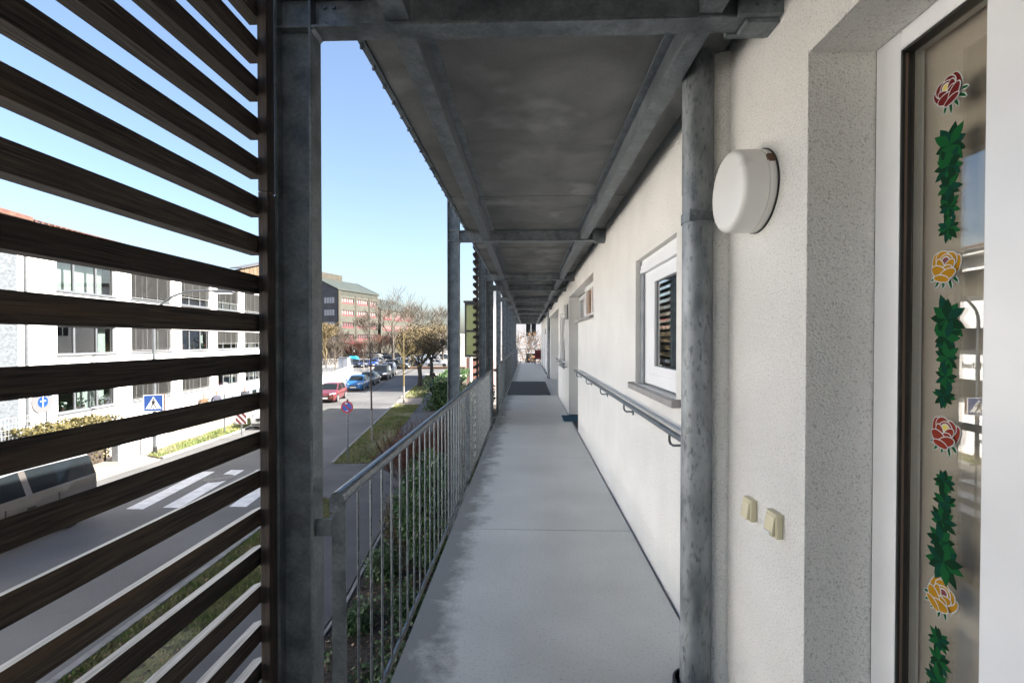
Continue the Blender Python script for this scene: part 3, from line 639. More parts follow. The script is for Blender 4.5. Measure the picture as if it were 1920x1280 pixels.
def rose(y, z, s, tilt, m, core, label):
    """layered petals, each on a slightly larger white edge"""
    t = thing('rose_sticker', (GX, y, z), label, 'window sticker', 'rose stickers on the door glass')
    wh = MB(); co = MB(); he = MB()
    def ell(cx, cz, rx, rz, ro, g=0, pinch=.0):
        P = []
        for i in range(18):
            q = 2 * math.pi * i / 18; px, pz = (rx + g) * math.cos(q) * (1 - pinch * math.sin(q)), (rz + g) * math.sin(q)
            p = rot2((px, pz), ro); P.append(rot2(((cx + p[0]) * s, (cz + p[1]) * s), tilt))
        return P
    PET = [(-.25, .04, .20, .36, .35), (.26, .07, .20, .37, -.35), (-.13, .27, .22, .19, .6), (.15, .30, .22, .19, -.6), (0, .14, .25, .26, 0), 'heart', (-.15, .07, .13, .21, .55), (.15, .05, .12, .22, -.5), (-.06, -.05, .20, .11, -.55), (.10, -.16, .33, .17, .55), (-.13, -.20, .30, .15, -.55), (.02, -.32, .26, .10, .1)]
    d = .0004
    for e in PET:
        if e == 'heart':
            petal(wh, (y, z), ell(0, .17, .13, .15, 0, .03), GX - d - .0008, 0); petal(he, (y, z), ell(0, .17, .12, .14, 0), GX - d - .0012, 0)
        else:
            petal(wh, (y, z), ell(*e, .024, .12), GX - d - .0008, 0); petal(co, (y, z), ell(*e, -.005, .12), GX - d - .0012, 0)
        d += .0006
    gr = MB()
    for q, a in enumerate((-2.4, -2.0, -1.55, -1.15, -.75)):
        L = .22 + .06 * (q % 2); bx, bz = .42 * math.cos(a), .40 * math.sin(a); dx, dz = math.cos(a), math.sin(a)
        for g, mbx, dd in ((.03, wh, .0006), (0, gr, .001)):
            w_ = .045 + g; L_ = L + g
            P = [(bx - dz * w_, bz + dx * w_), (bx + dz * w_, bz - dx * w_), (bx + dx * L_ * .6 + dz * w_, bz + dz * L_ * .6 - dx * w_), (bx + dx * L_, bz + dz * L_), (bx + dx * L_ * .6 - dz * w_ * .7, bz + dz * L_ * .6 + dx * w_ * .7)]
            petal(mbx, (y, z), [rot2((p[0] * s, p[1] * s), tilt) for p in P], GX - dd - .00005 * q, 0)
    wh.build('outline', SOUT, t); co.build('petals', m, t); he.build('heart', core, t); gr.build('sepals', DG[1], t)
def garland(y, z0, z1, big_top, label):
    t = thing('leaf_sticker', (GX, y, z0), label, 'window sticker', 'leaf stickers on the door glass')
    rnd = random.Random(int(z0 * 999)); n = 5; L = z1 - z0; mbs = [MB(), MB(), MB()]; d = .0006
    for q in range(n):
        f = q / (n - 1.0); big = (1 - f) if big_top else f
        s = .036 + .024 * (big ** 2.2); zc = z1 - L * (.13 + .76 * f); yc = y + rnd.uniform(-.004, .004)
        for k in rnd.sample(range(11), 11):
            a = 2 * math.pi * k / 11 + rnd.uniform(-.18, .18) + q; l = s * rnd.uniform(.85, 1.22); wd = s * .27; dx, dz = math.cos(a) * .88, math.sin(a)
            pts = [(0, 0), (dx * l * .4 + dz * wd, dz * l * .4 - dx * wd), (dx * l * .75 + dz * wd * .6, dz * l * .75 - dx * wd * .6), (dx * l, dz * l), (dx * l * .75 - dz * wd * .6, dz * l * .75 + dx * wd * .6), (dx * l * .4 - dz * wd, dz * l * .4 + dx * wd)]
            petal(mbs[k % 3], (yc, zc), pts, GX - d, 0); d += .00006
    for m_, b in zip(DG, mbs): b.build('leaves', m_, t)
rose(1.2984, 2.2615, 0.0870, -.5, ROSER, SYEL, 'dark red rose sticker with a yellow heart, topmost on the door glass')
garland(1.2964, 1.8682, 2.1581, True, 'green leaf sticker strand between the dark red rose and a yellow rose on the glass')
rose(1.3045, 1.7946, 0.0901, .15, ROSEY, SMAR, 'upright yellow rose sticker with a maroon heart, at the height of the reflected roof')
garland(1.3004, 1.4208, 1.6922, True, 'green leaf sticker strand between the upright yellow rose and the rust red rose')
rose(1.3004, 1.3461, 0.0880, .2, ROSEO, SYEL, 'rust red rose sticker between two leaf strands on the door glass')
garland(1.3026, 0.9703, 1.2539, False, 'green leaf sticker strand under the rust red rose, broadest at its lower end')
rose(1.3066, 0.9017, 0.0922, .6, ROSEY, SMAR, 'tilted yellow rose sticker, lowest rose on the door glass')
garland(1.3149, 0.5248, 0.8166, False, 'lowest green leaf sticker strand, under the tilted yellow rose')

# ================================================================== WHITE BUILDING ACROSS THE STREET
A5 = R(5); FA = Vector((-19.2, 20.1)); FD = Vector((-math.sin(A5), math.cos(A5))); FN = Vector((FD.y, -FD.x))
def fp(s, z, d=0):   # along the facade, height, distance behind it
    p = FA + FD * s - FN * d; return (p.x, p.y, z)
def fbox(mb, s0, s1, z0, z1, d0, d1, mi=0):
    P = [fp(s, z, d) for z in (z0, z1) for s, d in ((s0, d0), (s1, d0), (s1, d1), (s0, d1))]
    return mb.add(P, [(3, 2, 1, 0), (4, 5, 6, 7), (0, 1, 5, 4), (1, 2, 6, 5), (2, 3, 7, 6), (3, 0, 4, 7)], mi)
off = thing('office_building', (*FA, GZ), 'white rendered three storey building across the street with rows of grey windows and blinds', 'building')
WS = [(-1.7, 1.31), (2.3, 5.23), (6.1, 8.85), (9.67, 12.29), (13.09, 15.58), (16.4, 19.0)]
ROWS = [(3.62, 5.02), (1.0, 2.19), (-1.40, -.33)]
holes = [(a, b, c, d) for a, b in WS for c, d in ROWS]
mb = MB(); wall_holes(mb, lambda s, z, d: fp(s, z, d), -3.15, 20.2, GZ, 5.84, holes, .22)
mb.build('wall', FWHITE, off)
mb = MB(); fbox(mb, -3.15, 20.2, GZ, 5.83, 9.0, 9.3); fbox(mb, -3.4, -3.151, GZ, 5.9, .003, 9.3); fbox(mb, 20.201, 20.4, GZ, 5.9, .003, 9.3); mb.build('wall', FWHITE, off)
mb = MB(); fbox(mb, -3.1, 20.1, GZ + .1, 6.0, 1.6, 1.7); mb.build('interior', ROOM, off)
mb = MB(); fbox(mb, 8.0, 20.21, GZ, -2.0, -.03, -.002); mb.build('plinth', PLINTH, off)
mb = MB()
for s in (13.0, 14.05, 15.1, 16.2): fbox(mb, s, s + .62, -2.42, -2.1, -.04, -.031)
mb.build('basement_window', CGLASS, off)
mb = MB()
P = [(-.75, 5.86), (-.75, 5.98), (4.6, 7.35), (10.0, 5.98), (10.0, 5.86), (4.6, 7.2)]
mb.add([fp(-3.5, z, d) for d, z in P] + [fp(20.5, z, d) for d, z in P], [(0, 1, 2, 5), (5, 2, 3, 4), (11, 8, 7, 6), (10, 9, 8, 11), (0, 6, 7, 1), (1, 7, 8, 2), (2, 8, 9, 3), (3, 9, 10, 4), (4, 10, 11, 5), (5, 11, 6, 0)])
mb.build('roof', TILE, off)
mb = MB()
for i in range(96): s = -3.4 + i * .25; mb.tube([fp(s, 5.99, -.80), fp(s, 6.40, .85)], .05, 6)
mb.build('tile_row', TILE, off)
mb = MB(); mb.tube([fp(-3.5, 5.88, -.85), fp(20.5, 5.88, -.85)], .06, 8); mb.build('gutter', FFRAME, off)
mb = MB(); fbox(mb, -3.15, 20.2, 5.66, 5.84, -.72, -.003); mb.build('eaves', FWHITE, off)
mb = MB(); mb.tube([fp(-3.02, GZ, -.06), fp(-3.02, 5.66, -.06)], .045, 8); mb.build('downpipe', FFRAME, off)
SLT = mat('blind_slat_light', (.17, .17, .166), rough=.5)
states = {(0, 0): 'open', (0, 1): 'open', (0, 2): 'plants', (1, 0): 'blind', (1, 1): 'blind', (1, 2): 'blind', (2, 0): 'part', (2, 1): 'plants', (2, 2): 'blind', (3, 0): 'part', (3, 1): 'part', (3, 2): 'open', (4, 0): 'blind', (4, 1): 'part', (4, 2): 'open', (5, 0): 'blind', (5, 1): 'blind', (5, 2): 'open'}
for ci, (a, b) in enumerate(WS):
    for ri, (c, d) in enumerate(ROWS):
        fr = MB(); e = .06
        fbox(fr, a + .002, a + e, c + .002, d - .002, .10, .17); fbox(fr, b - e, b - .002, c + .002, d - .002, .10, .17)
        fbox(fr, a + e, b - e, c + .002, c + e, .10, .17); fbox(fr, a + e, b - e, d - e, d - .002, .10, .17)
        m1, m2 = a + (b - a) * .30, a + (b - a) * .68
        for m in (m1, m2): fbox(fr, m - .045, m + .045, c + e, d - e, .09, .17)
        win = fr.build('window', FFRAME, off)
        p = MB(); g = MB()
        for u, v in ((a + e, m1 - .045), (m1 + .045, m2 - .045), (m2 + .045, b - e)):
            fbox(p, u + .001, v - .001, c + e + .001, d - e - .001, .125, .13)
            for q in (u, v - .022): fbox(g, q, q + .022, c + e + .002, d - e - .002, .112, .121)
        p.build('pane', GLASS_D, win); g.build('gasket', BLACK, win)
        sl_ = MB(); fbox(sl_, a - .05, b + .05, c - .06, c - .002, -.07, .09); sl_.build('sill', FFRAME, win)
        st = states[(ci, ri)]
        if st in ('blind', 'part'):
            bl = MB(); zt = d - .01; zb = c + .10 if st == 'blind' else c + (d - c) * .33
            n = int((zt - zb) / .062)
            for i in range(n):
                z = zt - i * .062; bl.add([fp(a + .02, z, .02), fp(b - .02, z, .02), fp(b - .02, z - .042, .075), fp(a + .02, z - .042, .075), fp(a + .02, z - .004, .02), fp(b - .02, z - .004, .02), fp(b - .02, z - .046, .075), fp(a + .02, z - .046, .075)],
                       [(0, 1, 2, 3), (7, 6, 5, 4), (0, 4, 5, 1), (2, 6, 7, 3), (1, 5, 6, 2), (0, 3, 7, 4)])
            fbox(bl, a + .02, b - .02, zb - .03, zb, .02, .07)
            for s in (a + .3, a + (b - a) * .37, a + (b - a) * .63, b - .3): fbox(bl, s - .006, s + .006, zb, zt, .012, .019)
            bl.build('blind', BLIND if (ci + ri) % 2 else SLT, win)
        else:
            cu = MB(); 
            if ri == 2 and ci == 0: fbox(cu, a + 1.5, a + 2.2, c, d, .5, .52); fbox(cu, a + 2.3, b, c, d, .55, .57)
            elif ri == 0: fbox(cu, a, b, c + .1, d, .60, .62)
            else: fbox(cu, b - .5, b - .1, c, d, .4, .42)
            cu.build('curtain', CURT, win)
            if st == 'plants':
                pl = MB(); po = MB(); fl = MB()
                for s in [a + .25, a + .55, m1 + .35, m1 + .65, m2 + .3, m2 + .7]:
                    po.lathe([(.05, 0), (.065, .12)], 10, fp(s, c + .07, .30))
                    for q in range(26): pl.leaf((*fp(s + random.gauss(0, .09), 0, .30 + random.gauss(0, .05))[:2], c + .2 + abs(random.gauss(0, .12))), .12, .5)
                    for q in range(5): fl.leaf((*fp(s + random.gauss(0, .08), 0, .28)[:2], c + .3 + random.uniform(-.08, .12)), .09, .9)
                po.build('flower_pot', TILE, win); pl.build('plant', JUNI, win); fl.build('blossom', SWHITE if ci == 0 else TAIL, win)
# facade letters and emblem
fc = bpy.data.curves.new('lettering', 'FONT'); fc.body = 'Michael'; fc.size = .44; fc.align_x = 'RIGHT'; fc.extrude = .012
fo = bpy.data.objects.new('lettering_tmp', fc); COL.objects.link(fo)
dg = bpy.context.evaluated_depsgraph_get(); me = bpy.data.meshes.new_from_object(fo.evaluated_get(dg)); bpy.data.objects.remove(fo)
lo = bpy.data.objects.new('lettering', me); COL.objects.link(lo); me.materials.clear(); me.materials.append(SBLACK)
lo.parent = off; P = Vector(fp(4.2, .23, -.014)) - off.location
M3 = Matrix(((FD.x, 0, FN.x), (FD.y, 0, FN.y), (0, 1, 0))); lo.matrix_local = Matrix.Translation(P) @ M3.to_4x4()
em = thing('wall_emblem', fp(-2.4, -.81, -.03), 'round pale wall emblem with a blue disc and white cross on the white facade', 'emblem')
def fdisc(mb, s, z, r0, r1, d0, d1, n=40, a0=0, a1=6.2832):
    P = []
    for r, d in ((r0, d0), (r1, d0), (r1, d1), (r0, d1)):
        P += [fp(s + r * math.cos(a0 + (a1 - a0) * k / n), z + r * math.sin(a0 + (a1 - a0) * k / n), d) for k in range(n + 1)]
    F = []
    for q in range(4):
        for k in range(n): F.append((q * (n + 1) + k, q * (n + 1) + k + 1, ((q + 1) % 4) * (n + 1) + k + 1, ((q + 1) % 4) * (n + 1) + k))
    mb.add(P, F)
mb = MB(); fdisc(mb, -2.4, -.81, .0, .44, -.05, -.002); mb.build('disc', mat('emblem_grey', (.10, .10, .105), rough=.6), em)
mb = MB(); fdisc(mb, -2.4, -.81, .0, .21, -.056, -.051); mb.build('blue_disc', SBLUE, em)
mb = MB(); fbox(mb, -2.415, -2.385, -1.02, -.60, -.060, -.057); fbox(mb, -2.52, -2.28, -.79, -.765, -.0602, -.0571); mb.build('cross', SWHITE, em)
mb = MB()
for i in range(13):
    if i in (3, 9): continue
    a = R(140) - i * R(8.2); h = .025 + .012 * (i % 3 == 0); fdisc(mb, -2.4, -.81, .33 - h, .33 + h, -.055, -.051, 2, a, a - R(4.6))
mb.build('ring_letters', SBLUE, em)
# neighbour to the left
nb = thing('corner_building', (*fp(-3.5, 0)[:2], GZ), 'rough rendered building left of the white one with red roof tiles, its shade painted blue grey', 'building')
mb = MB(); fbox(mb, -7.2, -3.42, GZ, 5.95, -.12, 9.0); mb.build('wall', FSHADE, nb)
mb = MB(); fbox(mb, -30, -7.21, GZ, 5.95, -.10, 9.0); mb.build('wall', FWHITE, nb)  # unseen white stretch added to bounce sunlight into the gallery
mb = MB(); fbox(mb, -3.418, -3.2, GZ, 5.65, -.02, .3); mb.build('corner_strip', FWHITE, nb)
mb = MB(); P = [(-.8, 5.96), (-.8, 6.10), (4.6, 7.75), (10.0, 6.10), (10.0, 5.96)]
mb.add([fp(-30, z, d) for d, z in P] + [fp(-3.52, z, d) for d, z in P], [(4, 3, 2, 1, 0), (5, 6, 7, 8, 9), (0, 1, 6, 5), (1, 2, 7, 6), (2, 3, 8, 7), (3, 4, 9, 8), (4, 0, 5, 9)]); mb.build('roof', TILE, nb)
for s in (-9, -13.5, -18, -23):
    for c, d in ((3.6, 4.9), (.9, 2.2)):
        mb = MB(); fbox(mb, s, s + 2.4, c, d, -.13, -.121); o = mb.build('window', CGLASS, nb)
        mb = MB()
        for u in (s, s + 1.17, s + 2.33): fbox(mb, u, u + .07, c, d, -.15, -.131)
        mb.build('frame', ALU, o)
# white grid fence and hedge in front
fe = thing('mesh_fence', fp(-3.6, GZ, -.9), 'white welded mesh fence in front of the rough rendered building', 'fence')
mb = MB()
for i in range(34): s = -7.6 + i * .13; mb.tube([fp(s, GZ, -.9), fp(s, GZ + 2.3, -.9)], .008, 5)
for i in range(12): mb.tube([fp(-7.7, GZ + .1 + i * .2, -.9), fp(-3.2, GZ + .1 + i * .2, -.9)], .010, 5)
mb.build('mesh_panel', mat('white_wire', (.2, .21, .22), rough=.5), fe)
for s in (-7.7, -5.4, -3.2):
    mb = MB(); fbox(mb, s - .03, s + .03, GZ, GZ + 2.35, -.94, -.88); mb.build('post', ALU, fe)
def leafmass(n, c, r, size, asp, flat=.0, boxy=False, hollow=.55):
    mb = MB()
    for i in range(n):
        if boxy: p = [c[k] + random.uniform(-1, 1) * r[k] for k in range(3)]; k = random.randrange(3); p[k] = c[k] + random.choice((-1, 1)) * r[k] * random.uniform(.85, 1.05) if random.random() < .7 else p[k]
        else:
            v = Vector((random.gauss(0, 1), random.gauss(0, 1), random.gauss(0, 1))).normalized(); q = random.uniform(hollow, 1.0) ** .6
            bump = 1 + .28 * mnoise.noise(v * 2.1 + Vector(c))
            p = [c[k] + v[k] * r[k] * q * bump for k in range(3)]
        mb.leaf(p, size * random.uniform(.6, 1.3), asp)
    return mb
hg = thing('clipped_hedge', fp(-2.6, GZ, -1.2), 'low yellow green clipped hedge in front of the white facade', 'hedge')
mb = MB()
for i in range(3800):
    s = random.uniform(-4.6, -.75); d = random.uniform(-1.9, -.5); zt = GZ + 1.72 - .25 * max(0, (s + 1.5)) ** 2 + .08 * math.sin(s * 5) + random.uniform(-.1, .14)
    z = zt if random.random() < .55 else random.uniform(GZ + .1, zt)
    x, y, _ = fp(s, 0, d); mb.leaf((x, y, z), .12, .5)
mb.build('foliage', HEDGEY, hg)
mb = MB(); fbox(mb, -4.5, -1.5, GZ, GZ + 1.35, -1.7, -.65); mb.build('stems', SOIL, hg)
gate = thing('gate_posts', fp(-.4, GZ, -2.0), 'low white wall with grey posts between hedge and pavement', 'low wall')
mb = MB(); fbox(mb, -1.6, 1.4, GZ, GZ + .62, -2.25, -2.1); mb.build('wall', FWHITE, gate)
for s in (-1.6, .35): 
    mb = MB(); fbox(mb, s - .08, s + .08, GZ, GZ + .75, -2.30, -2.05); mb.build('post', ALU, gate)

# ================================================================== SIGNS, LAMP POSTS
def post_tube(mb, x, y, z0, z1, r): mb.tube([(x, y, z0), (x, y, z1)], r, 14)
LX, LY = -16.27, 19.93
lp = thing('street_lamp', (LX, LY, GZ), 'tall grey street lamp with a curved arm over the zebra crossing', 'street lamp')
ax, ay = .985, .17
mb = MB(); pts = [(LX, LY, GZ + .02), (LX, LY, .5), (LX, LY, 2.4)]
for i in range(1, 11):
    a = math.pi / 2 * i / 10; pts.append((LX + ax * 1.9 * (1 - math.cos(a)), LY + ay * 1.9 * (1 - math.cos(a)), 2.4 + 1.38 * math.sin(a)))
pts.append((LX + ax * 2.5, LY + ay * 2.5, 3.79)); mb.tube(pts, [.075, .072, .062] + [.055 - .0015 * i for i in range(10)] + [.038], 12); mb.build('post', POSTP, lp, smooth=True)
mb = MB(); mb.lathe([(.085, 0), (.085, .30), (.078, .31)], 16, (LX, LY, GZ + .05)); mb.build('base_sleeve', BLACK, lp)
mb = MB(); mb.obox((LX + ax * 2.85, LY + ay * 2.85), (ax, ay), (-ay, ax), .42, .14, 3.70, 3.83); mb.build('lamp_head', POSTP, lp, bevel=.03)
mb = MB(); mb.obox((LX + ax * 2.88, LY + ay * 2.88), (ax, ay), (-ay, ax), .32, .11, 3.665, 3.698); mb.build('diffuser', LIGHTG, lp)
# zebra crossing sign: a square plate turned towards us, with a second plate behind
sg = thing('crossing_sign', (LX, LY, -1.1), 'square blue pedestrian crossing sign with white triangle on the lamp post', 'road sign')
SR = R(20); su = (math.cos(SR), math.sin(SR)); sn = (math.sin(SR), -math.cos(SR))
def sgn(mb, pts, d, th=.004):
    n = len(pts); V = [(LX + su[0] * p[0] + sn[0] * (d + t), LY + su[1] * p[0] + sn[1] * (d + t), -1.13 + p[1]) for t in (0, th) for p in pts]
    mb.add(V, [tuple(range(n)), tuple(range(n, 2 * n))[::-1]] + [(i, (i + 1) % n, n + (i + 1) % n, n + i) for i in range(n)])
H = .36
def sq(h): return [(-h, -h), (h, -h), (h, h), (-h, h)]
mb = MB(); sgn(mb, sq(H), .09, .02); mb.build('plate', SWHITE, sg)
mb = MB(); sgn(mb, sq(H - .02), .1105); mb.build('blue_field', SBLUE, sg)
mb = MB(); sgn(mb, [(-.29, -.25), (.29, -.25), (0, .28)], .116); mb.build('triangle', SWHITE, sg)
mb = MB()
k = [(-.035, .13), (.035, .13), (.035, .20), (-.035, .20)]; sgn(mb, k, .1215)                # head
sgn(mb, [(-.05, -.05), (.05, -.05), (.055, .115), (-.055, .115)], .1215)                      # body
sgn(mb, [(-.05, .10), (-.055, .06), (-.12, -.02), (-.135, 0)], .1215); sgn(mb, [(.05, .10), (.135, 0), (.12, -.02), (.055, .06)], .1215)
sgn(mb, [(-.05, -.055), (-.005, -.055), (-.07, -.20), (-.12, -.20)], .1215); sgn(mb, [(.005, -.055), (.05, -.055), (.12, -.20), (.07, -.20)], .1215)
for x in (-.22, -.13, .0, .13, .22): sgn(mb, [(x - .02, -.245), (x + .02, -.245), (x * .93 + .016, -.208), (x * .93 - .016, -.208)], .1215)
mb.build('walker', SBLACK, sg)
mb = MB(); sgn(mb, sq(H), -.14, .02); mb.build('back_plate', mat('sign_back', (.16, .10, .09), rough=.6), sg)
mb = MB(); sgn(mb, [(-.03, .2), (.03, .2), (.03, .25), (-.03, .25)], -.119, .21); sgn(mb, [(-.03, -.25), (.03, -.25), (.03, -.2), (-.03, -.2)], -.119, .21); mb.build('bracket', ALU, sg)
# no stopping sign
NX, NY = -7.37, 18.97
t = thing('no_stopping_sign', (NX, NY, GZ), 'round blue and red no stopping sign on a thin pole in the grass', 'road sign')
mb = MB(); post_tube(mb, NX, NY, GZ, -.88, .03); mb.build('pole', STEEL_L, t)
def rdisc(mb, r0, r1, d, zc=-1.13):
    P = []; n = 36; y = NY - d
    for r, yy in ((r0, y), (r1, y), (r1, y + .004), (r0, y + .004)): P += [(NX + r * math.cos(2 * math.pi * q / n), yy, zc + r * math.sin(2 * math.pi * q / n)) for q in range(n)]
    mb.add(P, [(a * n + q, a * n + (q + 1) % n, ((a + 1) % 4) * n + (q + 1) % n, ((a + 1) % 4) * n + q) for a in range(4) for q in range(n)])
mb = MB(); rdisc(mb, 0, .25, .05); mb.build('plate', ALU, t)
mb = MB(); rdisc(mb, 0, .20, .056); mb.build('blue_field', mat('shade_lifted_blue', (.02, .09, .42), rough=.4), t)  # sign blue brightened in the colour to offset the shade here
mb = MB(); rdisc(mb, .19, .248, .062); c, s_ = math.cos(R(-45)), math.sin(R(-45))
P = [(-.195, -.024), (.195, -.024), (.195, .024), (-.195, .024)]
mb.add([(NX + p[0] * c - p[1] * s_, NY - .068 + tt, -1.13 + p[0] * s_ + p[1] * c) for tt in (0, .004) for p in P], [(0, 1, 2, 3), (7, 6, 5, 4), (0, 4, 5, 1), (1, 5, 6, 2), (2, 6, 7, 3), (3, 7, 4, 0)])
mb.build('red_ring', mat('shade_lifted_red', (.42, .02, .03), rough=.4), t)  # red lifted the same way for a sign standing in shade
mb = MB(); mb.prism([(NX - .09, -.99), (NX + .03, -1.0), (NX + .02, -.96), (NX - .07, -.95)], 1, NY - .073, NY - .0685); mb.prism([(NX - .03, -1.26), (NX + .07, -1.27), (NX + .05, -1.30), (NX - .02, -1.30)], 1, NY - .073, NY - .0685); mb.build('arrow', SWHITE, t)
mb = MB(); mb.lathe([(.035, 0), (.035, .06), (.02, .07)], 12, (NX, NY, -.885)); mb.build('cap', BLACK, t)
# sign seen edge on, striped board
PX_, PY_ = -16.27, 24.65
t = thing('side_on_sign', (PX_, PY_, GZ), 'round road sign seen almost edge on, on a pole in the far grass strip', 'road sign')
mb = MB(); post_tube(mb, PX_, PY_, GZ, -.62, .032); mb.build('pole', POSTP, t)
mb = MB(); mb.lathe([(.30, 0), (.30, .02)], 30, (PX_ + .05, PY_, -.95), 0); mb.build('plate', mat('sign_back_grey', (.12, .12, .13), rough=.5), t)
BX, BY = -15.05, 24.2
t = thing('striped_board', (BX, BY, GZ), 'red and white striped warning board on a short post in front of the white car', 'warning board')
mb = MB(); post_tube(mb, BX, BY, GZ, -2.75, .03); mb.build('post', POSTP, t)
mb = MB(); mb.box(BX - .30, BX + .30, BY - .06, BY - .04, -2.80, -2.18); mb.build('board', SWHITE, t)
mb = MB()
def clipquad(o):  # diagonal bar inside the board
    w_ = .13; pts = []
    for (x, z) in ((-.29, o), (.29, o - .58)): pts.append((x, z))
    P = [(pts[0][0], pts[0][1] - w_), (pts[1][0], pts[1][1] - w_), (pts[1][0], pts[1][1] + w_ * .2), (pts[0][0], pts[0][1] + w_ * .2)]
    lo_, hi_ = -.30, .30; out = P
    for sgn_, lim in ((1, lo_), (-1, -hi_)):
        new = []
        for q in range(len(out)):
            a, b = out[q], out[(q + 1) % len(out)]; fa, fb = sgn_ * a[1] - lim, sgn_ * b[1] - lim
            if fa >= 0: new.append(a)
            if fa * fb < 0: tt = fa / (fa - fb); new.append((a[0] + (b[0] - a[0]) * tt, a[1] + (b[1] - a[1]) * tt))
        out = new
    return out
for o in (.02, .33, .66, -.13 - .17):
    q = clipquad(o)
    if len(q) > 2: mb.prism([(BX + p[0], -2.49 + p[1]) for p in q], 1, BY - .066, BY - .061)
mb.build('stripe', SRED, t)

# ================================================================== CARS
def paint(name, c, metal=.3):
    c = tuple(q * .55 for q in c)
    return mat(name, c, tuple(min(1, q * 1.12 + .002) for q in c), 2, rough=.28, metal=metal, coat=.6)
PROF = {
 'hatch': dict(L=4.0, W=1.72, H=1.45, st=[(0, .40, 0), (.02, .50, 0), (.10, .57, 0), (.25, .645, 0), (.28, .66, 1), (.44, .955, 2), (.52, 1.0, 2), (.575, .998, 3), (.605, .995, 2), (.80, .965, 2), (.84, .93, 4), (.95, .68, 0), (.985, .60, 0), (1, .42, 0)], wh=(.185, .80), r=.305),
 'sedan': dict(L=4.6, W=1.8, H=1.43, st=[(0, .40, 0), (.02, .49, 0), (.10, .56, 0), (.26, .64, 0), (.29, .655, 1), (.42, .95, 2), (.50, 1.0, 2), (.555, .998, 3), (.58, .99, 2), (.74, .945, 2), (.76, .93, 4), (.88, .69, 0), (.98, .66, 0), (1, .45, 0)], wh=(.19, .79), r=.315),
 'suv': dict(L=4.5, W=1.84, H=1.62, st=[(0, .40, 0), (.02, .52, 0), (.08, .60, 0), (.24, .66, 0), (.27, .68, 1), (.40, .965, 2), (.48, 1.0, 2), (.55, .998, 3), (.58, .995, 2), (.86, .96, 2), (.89, .92, 4), (.965, .66, 0), (.99, .55, 0), (1, .4, 0)], wh=(.19, .79), r=.345),
 'minivan': dict(L=4.8, W=1.9, H=1.85, st=[(0, .34, 0), (.02, .44, 0), (.07, .51, 0), (.18, .57, 0), (.20, .585, 1), (.35, .945, 2), (.42, .99, 2), (.50, 1.0, 3), (.525, 1.0, 2), (.92, .975, 2), (.945, .95, 4), (.985, .60, 0), (.995, .50, 0), (1, .34, 0)], wh=(.18, .80), r=.34),
 'van': dict(L=4.55, W=1.88, H=1.86, st=[(0, .36, 0), (.02, .48, 0), (.07, .57, 0), (.19, .655, 0), (.21, .68, 1), (.34, .935, 2), (.41, .985, 2), (.53, 1.0, 3), (.565, 1.0, 2), (.955, .975, 2), (.972, .95, 4), (.99, .60, 0), (.996, .5, 0), (1, .34, 0)], wh=(.185, .79), r=.335),
}
